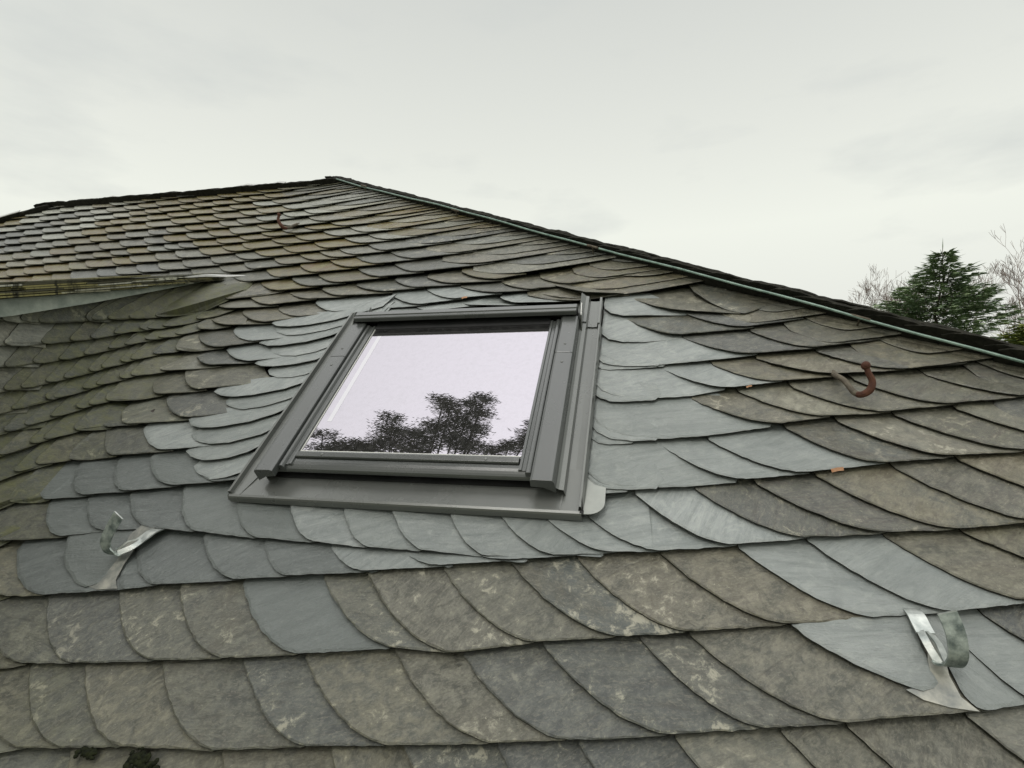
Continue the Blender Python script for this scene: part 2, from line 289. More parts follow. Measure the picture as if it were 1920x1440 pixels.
DATA = {}
DATA["rows"] = {
    "0": [
        (-1.063, 0.168, None, None, 1), (-0.898, 0.187, None, None, 1), (-0.750, 0.207, None, None, 1), (-0.547, 0.241, None, None, 1),
        (-0.413, 0.262, None, None, 1), (-0.250, 0.285, None, None, 1), (-0.115, 0.307, None, None, 1), (0.041, 0.335, None, None, 1),
        (0.207, 0.366, None, None, 1), (0.309, 0.386, None, None, 1), (0.486, 0.424, None, None, 1),
    ],
    "1": [
        (-1.403, 0.280, -1.158, 0.158, 1), (-1.299, 0.296, -1.067, 0.170, 1), (-1.162, 0.311, -0.947, 0.188, 1), (-0.984, 0.338, -0.752, 0.208, 1),
        (-0.803, 0.366, -0.585, 0.237, 1), (-0.671, 0.386, -0.434, 0.258, 1), (-0.489, 0.420, -0.252, 0.285, 1), (-0.346, 0.425, -0.127, 0.306, 1),
        (-0.196, 0.461, 0.039, 0.336, 1), (-0.015, 0.492, 0.183, 0.364, 1), (0.075, 0.510, 0.305, 0.388, 1), (0.476, 0.585, 0.509, 0.430, 0),
        (0.500, 0.584, 0.585, 0.452, 0), (0.572, 0.599, 0.714, 0.490, 1),
    ],
    "2": [
        (-1.557, 0.426, -1.308, 0.298, 1), (-1.402, 0.446, -1.181, 0.313, 1), (-1.216, 0.478, -0.993, 0.339, 1), (-1.060, 0.501, -0.836, 0.361, 1),
        (-0.906, 0.528, -0.677, 0.387, 2), (-0.713, 0.558, -0.488, 0.420, 1), (-0.610, 0.577, -0.354, 0.425, 1), (-0.437, 0.603, -0.208, 0.461, 1),
        (-0.288, 0.630, -0.050, 0.488, 1), (-0.146, 0.650, 0.075, 0.510, 1), (0.026, 0.676, 0.248, 0.542, 1), (0.183, 0.702, 0.396, 0.569, 0),
        (0.317, 0.729, 0.524, 0.593, 0), (0.462, 0.752, 0.659, 0.624, 1), (0.603, 0.772, 0.811, 0.663, 1),
    ],
    "3": [
        (-1.727, 0.537, -1.506, 0.434, 1), (-1.629, 0.565, -1.403, 0.447, 2), (-1.272, 0.569, -1.186, 0.482, 2), (-1.270, 0.603, -1.114, 0.499, 2),
        (-1.091, 0.639, -0.917, 0.530, 2), (-0.912, 0.638, -0.794, 0.549, 2), (-0.729, 0.635, -0.610, 0.577, 0), (-0.541, 0.636, -0.444, 0.604, 0),
        (-0.353, 0.634, -0.286, 0.631, 0),
    ],
    "4": [
        (-1.832, 0.642, -1.670, 0.577, 1), (-1.668, 0.711, -1.497, 0.604, 2), (-1.546, 0.733, -1.386, 0.629, 2), (-1.420, 0.757, -1.254, 0.647, 2),
        (-1.259, 0.784, -1.112, 0.646, 2), (-1.067, 0.754, -0.927, 0.640, 2), (-0.903, 0.753, -0.771, 0.640, 0), (-0.750, 0.755, -0.627, 0.636, 0),
        (-0.616, 0.754, -0.492, 0.638, 0), (-0.464, 0.752, -0.341, 0.635, 0), (-0.338, 0.752, -0.192, 0.649, 0), (-0.230, 0.753, -0.083, 0.665, 0),
        (-0.130, 0.759, 0.023, 0.676, 0), (-0.027, 0.831, 0.168, 0.702, 0), (0.106, 0.853, 0.313, 0.729, 1), (0.239, 0.875, 0.460, 0.751, 1),
        (0.369, 0.903, 0.595, 0.770, 1), (0.534, 0.934, 0.739, 0.798, 1), (0.667, 0.961, 0.881, 0.829, 1),
    ],
    "5R": [
        (0.031, 0.989, 0.215, 0.875, 0), (0.148, 1.009, 0.343, 0.901, 0), (0.331, 1.055, 0.505, 0.936, 1), (0.453, 1.079, 0.647, 0.962, 1),
        (0.582, 1.103, 0.791, 0.984, 1), (0.722, 1.125, 0.934, 1.005, 1),
    ],
    "6R": [
        (0.116, 1.158, 0.325, 1.057, 1), (0.238, 1.190, 0.422, 1.083, 1), (0.376, 1.204, 0.560, 1.101, 1), (0.526, 1.235, 0.701, 1.130, 1),
        (0.698, 1.254, 0.859, 1.159, 1),
    ],
    "7R": [
        (0.043, 1.286, 0.223, 1.190, 0), (0.181, 1.305, 0.333, 1.216, 1), (0.302, 1.329, 0.487, 1.244, 1), (0.465, 1.356, 0.640, 1.262, 1),
    ],
    "8R": [
        (0.105, 1.435, 0.293, 1.337, 1), (0.305, 1.461, 0.459, 1.361, 1),
    ],
    "9R": [
        (-0.069, 1.548, 0.102, 1.437, 1), (0.122, 1.561, 0.299, 1.470, 1),
    ],
    "10R": [
        (-0.051, 1.670, 0.111, 1.568, 1), (0.154, 1.603, 0.300, 1.538, 1),
    ],
    "5L": [
        (-1.832, 0.740, -1.759, 0.677, 1), (-1.764, 0.803, -1.670, 0.714, 2), (-1.696, 0.850, -1.555, 0.737, 2), (-1.567, 0.874, -1.425, 0.758, 2),
        (-1.460, 0.892, -1.286, 0.785, 2), (-1.281, 0.875, -1.157, 0.804, 2),
    ],
    "6L": [
        (-1.843, 0.805, -1.811, 0.770, 1), (-1.806, 0.844, -1.785, 0.811, 1), (-1.754, 0.921, -1.722, 0.860, 1), (-1.717, 0.999, -1.578, 0.886, 1),
        (-1.584, 1.014, -1.409, 0.914, 0),
    ],
    "7L": [
        (-1.890, 0.844, -1.874, 0.822, 1), (-1.859, 0.894, -1.843, 0.869, 1), (-1.827, 0.941, -1.822, 0.915, 1), (-1.806, 0.994, -1.780, 0.956, 1),
        (-1.769, 1.039, -1.701, 1.003, 1), (-1.727, 1.084, -1.637, 1.019, 1), (-1.601, 1.152, -1.429, 1.053, 1),
    ],
    "8L": [
        (-1.937, 0.920, -1.916, 0.891, 1), (-1.901, 0.978, -1.890, 0.941, 1), (-1.874, 1.038, -1.859, 0.988, 1), (-1.848, 1.071, -1.827, 1.031, 1),
        (-1.827, 1.107, -1.806, 1.069, 1), (-1.796, 1.148, -1.780, 1.116, 1), (-1.722, 1.242, -1.629, 1.164, 1), (-1.627, 1.295, -1.484, 1.190, 1),
    ],
    "9L": [
        (-2.000, 0.957, -1.979, 0.925, 1), (-1.969, 1.002, -1.948, 0.973, 1), (-1.937, 1.073, -1.911, 1.018, 1), (-1.911, 1.099, -1.895, 1.064, 1),
        (-1.880, 1.153, -1.859, 1.116, 1), (-1.853, 1.199, -1.838, 1.159, 1), (-1.822, 1.248, -1.801, 1.212, 1), (-1.811, 1.288, -1.780, 1.234, 1),
        (-1.759, 1.331, -1.706, 1.290, 1), (-1.645, 1.390, -1.514, 1.321, 1), (-1.539, 1.430, -1.371, 1.341, 0),
    ],
    "10L": [
        (-2.032, 1.031, -2.006, 0.994, 1), (-2.006, 1.077, -1.979, 1.048, 1), (-1.974, 1.155, -1.948, 1.104, 1), (-1.943, 1.189, -1.922, 1.155, 1),
        (-1.911, 1.240, -1.890, 1.207, 1), (-1.885, 1.273, -1.869, 1.244, 1), (-1.864, 1.311, -1.843, 1.286, 1), (-1.838, 1.364, -1.822, 1.326, 1),
        (-1.801, 1.399, -1.780, 1.371, 1), (-1.780, 1.485, -1.733, 1.409, 1), (-1.733, 1.524, -1.552, 1.429, 1), (-1.591, 1.555, -1.427, 1.462, 0),
    ],
    "11L": [
        (-2.084, 1.104, -2.058, 1.026, 1), (-2.037, 1.170, -2.016, 1.095, 1), (-2.000, 1.245, -1.974, 1.165, 1), (-1.958, 1.315, -1.937, 1.239, 1),
        (-1.916, 1.364, -1.901, 1.307, 1), (-1.890, 1.435, -1.874, 1.361, 1), (-1.859, 1.492, -1.843, 1.421, 1), (-1.832, 1.534, -1.817, 1.473, 1),
        (-1.817, 1.575, -1.785, 1.515, 1), (-1.769, 1.580, -1.733, 1.554, 1), (-1.759, 1.647, -1.615, 1.576, 1), (-1.630, 1.685, -1.444, 1.589, 1),
        (-1.468, 1.700, -1.312, 1.618, 1), (-1.312, 1.734, -1.162, 1.641, 0),
    ],
    "12L": [
        (-2.116, 1.188, -2.090, 1.102, 1), (-2.068, 1.264, -2.048, 1.173, 1), (-2.027, 1.336, -2.000, 1.247, 1), (-1.985, 1.416, -1.964, 1.329, 1),
        (-1.948, 1.478, -1.927, 1.400, 1), (-1.911, 1.532, -1.890, 1.457, 1), (-1.890, 1.573, -1.874, 1.515, 1), (-1.869, 1.614, -1.848, 1.560, 1),
        (-1.801, 1.718, -1.780, 1.719, 1), (-1.801, 1.755, -1.675, 1.698, 1), (-1.656, 1.799, -1.493, 1.715, 1), (-1.474, 1.820, -1.332, 1.745, 1),
        (-1.334, 1.844, -1.198, 1.759, 1), (-1.181, 1.861, -0.999, 1.777, 1), (-1.014, 1.885, -0.877, 1.795, 1), (-0.874, 1.893, -0.728, 1.813, 1),
        (-0.735, 1.928, -0.552, 1.830, 1),
    ],
    "11W": [
        (-1.151, 1.756, -0.992, 1.659, 0), (-0.987, 1.772, -0.823, 1.670, 0), (-0.844, 1.796, -0.694, 1.700, 0), (-0.709, 1.809, -0.541, 1.730, 1),
        (-0.547, 1.827, -0.407, 1.743, 1), (-0.397, 1.846, -0.270, 1.769, 1),
    ],
    "10W": [
        (-0.669, 1.688, -0.625, 1.650, 0), (-0.529, 1.716, -0.451, 1.652, 0), (-0.397, 1.740, -0.245, 1.666, 1), (-0.232, 1.766, -0.077, 1.679, 1),
    ],
    "13L": [
        (-2.153, 1.177, -2.158, 1.100, 1), (-2.121, 1.242, -2.126, 1.161, 1), (-2.058, 1.334, -2.090, 1.235, 1), (-2.058, 1.346, -2.027, 1.336, 1),
        (-2.021, 1.416, -2.011, 1.393, 1), (-1.985, 1.479, -1.979, 1.464, 1), (-1.964, 1.561, -1.943, 1.526, 1), (-1.916, 1.634, -1.901, 1.609, 1),
    ],
}
DATA["strips"] = [
    [(-1.426, 1.584), (-1.387, 1.559), (-1.326, 1.544), (-1.233, 1.548), (-1.139, 1.572), (-1.078, 1.605)],
    [(-1.398, 1.559), (-1.372, 1.525), (-1.307, 1.493), (-1.245, 1.488), (-1.151, 1.509), (-1.066, 1.549)],
    [(-1.409, 1.457), (-1.353, 1.430), (-1.295, 1.425), (-1.198, 1.437), (-1.112, 1.470), (-1.061, 1.517)],
    [(-1.343, 1.424), (-1.319, 1.393), (-1.256, 1.368), (-1.199, 1.361), (-1.129, 1.379), (-1.068, 1.426)],
    [(-1.351, 1.331), (-1.312, 1.310), (-1.259, 1.303), (-1.173, 1.310), (-1.105, 1.331), (-1.067, 1.363)],
    [(-1.281, 1.299), (-1.256, 1.269), (-1.209, 1.247), (-1.156, 1.242), (-1.107, 1.256), (-1.070, 1.285)],
    [(-1.422, 1.182), (-1.375, 1.157), (-1.322, 1.147), (-1.239, 1.154), (-1.142, 1.181), (-1.072, 1.225)],
    [(-1.350, 1.142), (-1.331, 1.118), (-1.282, 1.095), (-1.240, 1.088), (-1.170, 1.100), (-1.113, 1.129), (-1.077, 1.155)],
    [(-1.427, 1.049), (-1.390, 1.016), (-1.348, 1.004), (-1.282, 1.005), (-1.182, 1.029), (-1.114, 1.065), (-1.085, 1.092)],
    [(-1.371, 0.982), (-1.333, 0.954), (-1.272, 0.938), (-1.200, 0.942), (-1.111, 0.977), (-1.074, 1.016)],
    [(-1.342, 0.916), (-1.306, 0.892), (-1.246, 0.874), (-1.171, 0.881), (-1.116, 0.907), (-1.091, 0.935)],
    [(-1.276, 0.861), (-1.242, 0.834), (-1.175, 0.807), (-1.128, 0.814), (-1.092, 0.835)],
]
DATA["right"] = [
    ([(-0.148, 1.670), (-0.145, 1.641), (-0.139, 1.600), (-0.117, 1.568), (-0.077, 1.553), (0.019, 1.560), (0.123, 1.563)], (-0.051, 1.670)),
    ([(-0.143, 1.580), (-0.145, 1.484), (-0.140, 1.453), (-0.117, 1.423), (-0.073, 1.409), (-0.016, 1.410), (0.100, 1.431)], (-0.069, 1.548)),
    ([(-0.148, 1.436), (-0.147, 1.367), (-0.137, 1.344), (-0.106, 1.317), (-0.047, 1.297), (0.016, 1.293), (0.110, 1.306), (0.202, 1.322), (0.305, 1.343)], (0.105, 1.435)),
    ([(-0.148, 1.339), (-0.146, 1.328), (-0.128, 1.306), (-0.095, 1.293), (-0.047, 1.288), (0.029, 1.290)], (-0.022, 1.412)),
    ([(-0.147, 1.312), (-0.147, 1.296), (-0.134, 1.283), (-0.111, 1.277), (-0.047, 1.281), (0.044, 1.290)], (0.009, 1.384)),
    ([(-0.143, 1.275), (-0.144, 1.213), (-0.126, 1.183), (-0.087, 1.159), (-0.034, 1.151), (0.033, 1.152), (0.117, 1.164), (0.201, 1.192)], (0.043, 1.286)),
    ([(-0.147, 1.198), (-0.146, 1.169), (-0.128, 1.150), (-0.102, 1.136), (-0.071, 1.134), (0.020, 1.141)], (0.008, 1.258)),
    ([(-0.145, 1.131), (-0.143, 1.077), (-0.131, 1.051), (-0.096, 1.022), (-0.052, 1.004), (-0.004, 0.997), (0.046, 0.999), (0.143, 1.015), (0.294, 1.052)], (0.116, 1.158)),
    ([(-0.145, 1.059), (-0.146, 1.046), (-0.129, 1.021), (-0.095, 0.997), (-0.038, 0.989), (0.019, 0.992)], (0.007, 1.063)),
    ([(-0.143, 1.025), (-0.141, 1.000), (-0.124, 0.984), (-0.095, 0.980), (-0.038, 0.985)], (-0.020, 1.043)),
    ([(-0.148, 0.976), (-0.148, 0.937), (-0.144, 0.885), (-0.127, 0.864), (-0.102, 0.848), (-0.062, 0.841), (-0.022, 0.841), (0.093, 0.854), (0.194, 0.874)], (0.031, 0.989)),
    ([(-0.146, 0.899), (-0.144, 0.870), (-0.123, 0.847), (-0.096, 0.834), (-0.035, 0.834), (0.017, 0.840)], (0.006, 0.900)),
    ([(-0.144, 0.863), (-0.142, 0.839), (-0.125, 0.828), (-0.100, 0.824), (-0.048, 0.830)], (-0.031, 0.882)),
]
DATA["A1"] = [(0.251, 0.541), (0.278, 0.516), (0.336, 0.481), (0.400, 0.454), (0.427, 0.449), (0.445, 0.454), (0.453, 0.465), (0.453, 0.484), (0.451, 0.523), (0.452, 0.584), (0.452, 0.596), (0.268, 0.556)]
DATA["A2"] = [(-1.490, 0.607), (-1.452, 0.555), (-1.402, 0.517), (-1.348, 0.487), (-1.302, 0.474), (-1.278, 0.486), (-1.266, 0.522), (-1.274, 0.577), (-1.305, 0.646), (-1.483, 0.642)]
DATA["fan1"] = [(0.403, 0.448), (0.424, 0.435), (0.458, 0.428), (0.497, 0.427), (0.479, 0.446), (0.474, 0.478), (0.478, 0.512), (0.479, 0.544), (0.466, 0.547), (0.451, 0.501), (0.447, 0.470), (0.431, 0.456)]
DATA["fan2"] = [(-1.307, 0.479), (-1.266, 0.473), (-1.213, 0.480), (-1.235, 0.500), (-1.246, 0.541), (-1.252, 0.601), (-1.238, 0.647), (-1.282, 0.655), (-1.296, 0.625), (-1.287, 0.596), (-1.275, 0.551), (-1.276, 0.517), (-1.287, 0.491)]
# ------------------------------------------------------------ the slate roof
UC = -1.9425                               # line where the main slope turns up into the dormer cheek
DORM = 1.958                               # where the dormer roof dies into the main slope
def RR(v): return 0.2625 if v < 1.40 else max(0.06, 0.2625-(v-1.40)*0.37)
def surf(x, v, n=0.0, flat=False):
    R = RR(v); uf = UC+R
    if flat or x >= uf: return W(x, v, n)
    s = uf-x; ph = min(s/R, PI/2); ex = max(0.0, s-R*PI/2)
    return W(uf-R*math.sin(ph)+n*math.sin(ph), v, R*(1-math.cos(ph))+ex+n*math.cos(ph))
def surf_n(x, v):
    R = RR(v); uf = UC+R
    if x >= uf: return 0.0
    s = uf-x; ph = min(s/R, PI/2)
    return R*(1-math.cos(ph))+max(0.0, s-R*PI/2)
GT = [(0, 0), (-.0525, -.016), (-.105, -.053), (-.158, -.125), (-.21, -.22), (-.294, -.378), (-.4, -.55), (-.525, -.72), (-.735, -.97), (-1.05, -1.32), (-3, -3.5)]
def gof(p):
    for (a, va), (b, vb) in zip(GT, GT[1:]):
        if p >= b: return va+(vb-va)*(p-a)/(b-a)
    return GT[-1][1]
V0 = {-7: -.99, -6: -.81, -5: -.62, -4: -.43, -3: -.23, -2: -.03, -1: .15, 0: .318, 1: .474, 2: .642, 3: .80, 4: .945, 5: 1.09, 6: 1.225, 7: 1.36, 8: 1.485, 9: 1.605, 10: 1.74, 11: 1.85, 12: 1.97, 13: 2.09,
      14: 2.207, 15: 2.315, 16: 2.43, 17: 2.547, 18: 2.645, 19: 2.765, 20: 2.88, 21: 3.0, 22: 3.11, 23: 3.22, 24: 3.34, 25: 3.46, 26: 3.58, 27: 3.7}
def line(j, x):
    a = 0.166 if j <= 2 else (0.18 if x > 0 else 0.16)
    v = V0[j]*1.05
    if j >= 13:
        return v+a*max(x, -2.1)+0.07*min(0, x+2.1)
    return v+a*x if x >= -1.68 else v+a*-1.68+gof(x+1.68)
HIP0, HIPS = 3.14, -0.671
def hip_v(u): return HIP0+HIPS*(u+1.875)
def lhip_v(u): return 3.175+(u+4.13)*0.70
RIDGE = 3.12
def ridge_v(u): return 3.075-0.046*(u+1.84)
def clip_poly(poly, f):
    out = []
    for i in range(len(poly)):
        a, b = poly[i], poly[(i+1) % len(poly)]; fa, fb = f(*a), f(*b)
        if fa >= 0: out.append(a)
        if (fa >= 0) != (fb >= 0):
            lo, hi = (0.0, 1.0)
            for _ in range(12):
                m = (lo+hi)/2; p = (a[0]+(b[0]-a[0])*m, a[1]+(b[1]-a[1])*m)
                if (f(*p) >= 0) == (fa >= 0): lo = m
                else: hi = m
            out.append(p)
    return out
def resample(poly, d):
    out = []
    for i in range(len(poly)):
        a, b = Vector(poly[i]), Vector(poly[(i+1) % len(poly)]); k = max(1, int((b-a).length/d))
        for q in range(k):
            p = a+(b-a)*(q/k)
            if not out or (p-Vector(out[-1])).length > 0.0015: out.append((p.x, p.y))
    return out
CAMINV = cam.matrix_world.inverted()
def to_px(p):
    q = CAMINV @ p
    if q.z > -0.05: return None
    return (0.5+(q.x/-q.z)*1041/1920, 0.5-(q.y/-q.z)*1041/1440)
SLATES = []
BASE_C = 0.009
def add_slate(poly, ntop, t, age, flat=False, moss=None, clips=(), ochre=None):
    for f in clips:
        poly = clip_poly(poly, f)
        if len(poly) < 3: return
    ar = 0.0
    for i in range(len(poly)): ar += poly[i][0]*poly[(i+1) % len(poly)][1]-poly[(i+1) % len(poly)][0]*poly[i][1]
    if abs(ar) < 0.0006: return
    if ar < 0: poly = poly[::-1]
    cx = sum(p[0] for p in poly)/len(poly); cv = sum(p[1] for p in poly)/len(poly)
    wc = surf(cx, cv, 0, flat); dist = (wc-cam.matrix_world.translation).length
    poly = resample(poly, 0.012 if dist < 1.9 else 0.02 if dist < 3 else 0.045)
    if len(poly) < 4: return
    n = len(poly); rs = random.random()*100
    inn, outp = [], []
    ch0 = 0.0030 if age > 0.7 else 0.0062
    for i in range(n):
        a, b, c = Vector(poly[i-1]), Vector(poly[i]), Vector(poly[(i+1) % n])
        d = (c-a)
        if d.length < 1e-6: d = Vector((1, 0))
        d.normalize(); nr = Vector((-d.y, d.x))            # inward for a counter-clockwise outline
        k = noise.noise(Vector((b.x*55, b.y*55, rs)))*0.0021+noise.noise(Vector((b.x*190, b.y*190, rs)))*0.0016
        q = b+nr*k
        ch = ch0*(0.7+1.3*max(0, noise.noise(Vector((b.x*38+7, b.y*38, rs)))+0.25))
        outp.append((q.x, q.y)); w = q+nr*ch; inn.append((w.x, w.y))
    nt_ = lambda x, v: max(-0.030, ntop(x, v))
    vs = [surf(x, v, nt_(x, v), flat) for x, v in inn]
    vs += [surf(x, v, nt_(x, v)-t*0.42, flat) for x, v in outp]
    vs += [surf(x, v, nt_(x, v)-t, flat) for x, v in outp]
    fs = [tuple(range(n))]
    for i in range(n):
        j = (i+1) % n
        fs.append((i, i+n, j+n, j)); fs.append((i+n, i+2*n, j+2*n, j+n))
    rot = math.radians(28+random.gauss(0, 22)); cr_, sr_ = math.cos(rot), math.sin(rot); ox, oy, oz = random.random()*40, random.random()*40, random.random()*9
    st = [((x-cx)*cr_+(v-cv)*sr_+ox, -(x-cx)*sr_+(v-cv)*cr_+oy, oz) for x, v in inn+outp+outp]
    pxs = [to_px(surf(x, v, 0, flat)) for x, v in poly]; area = 0.0
    if all(pxs):
        pxs = [(min(1, max(0, a)), min(1, max(0, b))) for a, b in pxs]
        for i in range(n): area += pxs[i][0]*pxs[(i+1) % n][1]-pxs[(i+1) % n][0]*pxs[i][1]
    if moss is None:
        b = math.exp(-((cx+1.90)/0.17)**2)*(1.0 if cv < 1.75 and not flat else 0.25)
        low = 0.34*max(0, min(1, (0.55-cv)/0.4))*max(0, min(1, (0.2-cx)/1.2))+0.22*max(0, min(1, (-1.2-cx)/0.4))*(cv < 1.3)
        moss = min(1.0, b*0.95+low+random.random()*0.15)
        if cx < -2.12 and not flat: moss = random.choice((0.0, 0.05, 0.2, 0.5))
    if ochre is None:
        ochre = 0.0
        z_ = max(0, min(1, (cv-1.55)/0.45))*max(0.15, min(1, (0.35-cx)/0.9))
        s1 = noise.noise(Vector((cx*1.5+3.1, cv*2.2, 0.3))); s2 = noise.noise(Vector((cx*4.0, cv*7.0, 5.3)))
        ochre = z_*max(0, min(1, 1.7*(0.16+1.6*s1+1.0*s2+random.uniform(-.35, .45))))
        if cx > 0.2 and cv > 0.6 and age > 0.7: ochre = max(ochre, random.uniform(.0, .22))
    zp = max(0, min(1, (cv-2.0)/0.7)); pale = zp*max(0, min(1, 0.38+1.5*noise.noise(Vector((cx*1.9, cv*3.0, 9.0)))+random.uniform(-.35, .45)))
    if age > 0.7 and cv < 2.1 and random.random() < 0.10: pale = random.uniform(.1, .28)
    if cx < -2.10 and not flat: pale = random.choice((0, .15, .5, .8)); moss *= (1-pale)
    SLATES.append(dict(k=n, v=vs, f=fs, st=st, age=age, rnd=random.random(), moss=moss, ochre=ochre, pale=pale, area=abs(area), new=age < 0.7))
def left_curve(T, B, vl, up=0.05):
    """visible left edge from the top T to the foot B, following the foot line vl (slope)"""
    (tx, tv), (bx, bv) = T, B
    w = (tv-bv)-vl*(tx-bx); du = bx-tx; pts = []
    N = 11
    for i in range(N+1):
        s = i/N
        if du > 0.45*w:
            x = tx+du*(1-(1-s)**1.35); h = w*(1-(1-(1-s)**1.35))**1.62
        else:                                             # steep narrow stones: nearly straight, round heel
            rr = max(0.004, min(0.048, du*0.85)); hr = min(w*0.42, 0.05)
            if s < 0.45: x = tx+(du-rr)*s/0.45; h = w-(w-hr)*s/0.45
            else:
                ph = (s-0.45)/0.55*PI/2; x = bx-rr+rr*(1-math.cos(ph)); h = hr*(1-math.sin(ph))
        pts.append((x, bv+vl*(x-bx)+h))
    return [(tx-up*0.25*(1 if du > 0.05 else 0), tv+up)]+pts
AGE = {1: 1.0, 0: 0.0, 2: 0.5}
def clips_for(flat, side):
    c = [lambda u, v: hip_v(u)+0.004-v, lambda u, v: ridge_v(u)-v, lambda u, v: lhip_v(u)-v+0.0]
    if flat: c.append(lambda u, v: 1.0 if u > -1.9 else v-1.965)
    else: c.append(lambda u, v: 1.0 if u > -1.70 else 1.975-2.27*surf_n(u, v)-v)
    if side == 'L': c.append(lambda u, v: -1.072-u if v < 1.63 and u > -1.3 else 1.0)
    if side == 'R': c.append(lambda u, v: u+0.143)
    if side == 'W': c.append(lambda u, v: v-1.565)
    return c
def lay_row(seq, j, flat=False, side='', nxt=None):
    """seq: (Tx, Tv, Bx, Bv, age) from left to right"""
    if not flat:                                  # stones of the swept valley and the cheek keep to the course lines
        q = []
        for tx, tv, bx, bv, ag in seq:
            if bx < -1.74:
                bv = line(j, bx); du = 0.034 if bx > -2.08 else 0.06
                tx = bx-du; tv = line(j+1, tx)
            q.append((tx, tv, bx, bv, ag))
        seq = q
    for i, (tx, tv, bx, bv, ag) in enumerate(seq):
        last = i+1 == len(seq)
        nx = seq[i+1] if not last else (nxt or (tx+0.16, tv+0.02, bx+0.16, bv+0.026, ag))
        vl = (nx[3]-bv)/max(0.03, nx[2]-bx)
        if bx > -1.7: vl = max(-0.05, min(0.35, vl))
        else: vl = max(0.0, min(2.2, vl))
        bent = bx < -1.72 and not flat; upx = 0.10 if bent else (0.095 if bx < -1.45 and not flat else 0.07)
        own = left_curve((tx, tv), (bx, bv), vl, upx)
        nb = left_curve((nx[0], nx[1]), (nx[2], nx[3]), vl, upx)
        Wd = max(0.03 if bent else 0.085, nx[0]-tx); ext = min(0.045, Wd*0.45) if bent else 0.045
        e = max(0.03, (tv-bv)-vl*(tx-bx)); t = 0.0062; tt = random.uniform(0.8, 1.0)*(1.0 if ag == 1 else 0.88)
        if bent: e = max(0.11, e); t *= 0.9
        if flat: t *= 0.88
        poly = own+[(nx[2]-0.016, nx[3]-0.016*vl+0.001)]+[(x+ext, v+0.004) for x, v in reversed(nb[:10])]
        if bent: poly = own+[(nx[2]-0.004, nx[3]-0.004*vl+0.004), (nx[2]+ext, nx[3]+0.05), (nx[0]+ext, nx[1]+upx)]
        al, be = 2.7*t/e, 1.5*t/Wd; c = BASE_C*random.uniform(0.95, 1.05)
        tw, tl = random.gauss(0, 0.0008), random.gauss(0, 0.0006)
        def ntop(x, v, bx=bx, bv=bv, tx=tx, vl=vl, e=e, al=al, be=be, c=c, tw=tw, tl=tl, Wd=Wd):
            w = (v-bv)-vl*(x-bx); lat = min(x-bx-(tx-bx)*(w/e), 1.5*Wd)
            return c-al*w-be*lat+max(-0.001, tw*min(1, w/e))+tl*min(1, max(0, lat/Wd))*0.5
        a = AGE[ag]
        if a == 1.0: a = random.uniform(0.9, 1.0)
        elif a == 0.0 and bv < 0.66 and bx < 0.2: a = 0.30  # new stones below the window toned darker in place of weaker sheen
        add_slate(poly, ntop, t*tt, a, flat, clips=clips_for(flat, side))
def gen_row(j, x0, x1, flat=False, age=1, wmul=1.15):
    out = []; x = x0
    while x < x1:
        b = line(j, x+0.1); e = line(j+1, x)-line(j, x)
        bent = (x < -1.72 and not flat)
        W_ = e*wmul*random.uniform(0.78, 1.3)*(0.45 if bent else 1.0)
        du = e*random.uniform(1.12, 1.38)*(0.12 if bent else 1.0)
        out.append((x, line(j+1, x), x+du, line(j, x+du), age)); x += W_
    return out
def hip_u(j):
    u = -2.0
    while hip_v(u) > line(min(j+1, 27), u): u += 0.01
    return u
def hip_stones(j, xs, flat=False):
    uh = hip_u(j)+0.12; L = uh-xs
    if L < 0.15: return
    e0 = line(j+1, xs)-line(j, xs); k = 3; L = min(L, 0.62)
    for i in range(k):
        tx = xs+i*(L*0.20)+random.uniform(-0.012, 0.012); off = e0*i/k; wd = max(0.10, L*0.36)
        f = lambda x: line(j, x)+off+0.10*max(0, x-xs-0.1)**2
        foot = tx+wd; pts = []
        for s in range(9):
            q = s/8; x = tx+(foot-tx)*(1-(1-q)**1.3); h = e0*0.72*((1-q)**1.3)**1.6
            pts.append((x, f(x)+h))
        x = foot
        while x < uh+0.3: x += 0.05; pts.append((x, f(x)))
        top = [(x, v+e0*1.3) for x, v in reversed(pts[2:])]
        t = 0.0042; al = 2.0*t/(e0/k); c = BASE_C*random.uniform(0.85, 1.1)
        al = min(al, 0.30)
        def ntop(x, v, f=f, al=al, c=c, tx=tx): return c-al*min(v-f(x), 0.05)-0.10*max(0, v-f(x)-0.05)-0.006*(x-tx)
        add_slate([(tx-0.01, f(tx)+e0*1.05)]+pts+top, ntop, t, random.uniform(0.9, 1), flat, clips=clips_for(flat, ''))
def hz(j, xs): return (xs+.05, line(j+1, xs+.05), xs+.22, line(j, xs+.22), 1)
def metres(k): return [tuple(r) for r in DATA['rows'][k]]
def ext_left(seq, j, x0, flat=False):
    first = seq[0][0]-0.06; g = gen_row(j, x0, first, flat)
    return [q for q in g if q[0] < seq[0][0]-0.04 and q[2] < (seq[0][2] or 9)-0.02]+seq
def ext_right(seq, j, x1, flat=False):
    x = seq[-1][0]+(line(j+1, 0)-line(j, 0))*1.15
    return seq+gen_row(j, x, x1, flat) if x < x1 else seq
random.seed(4)
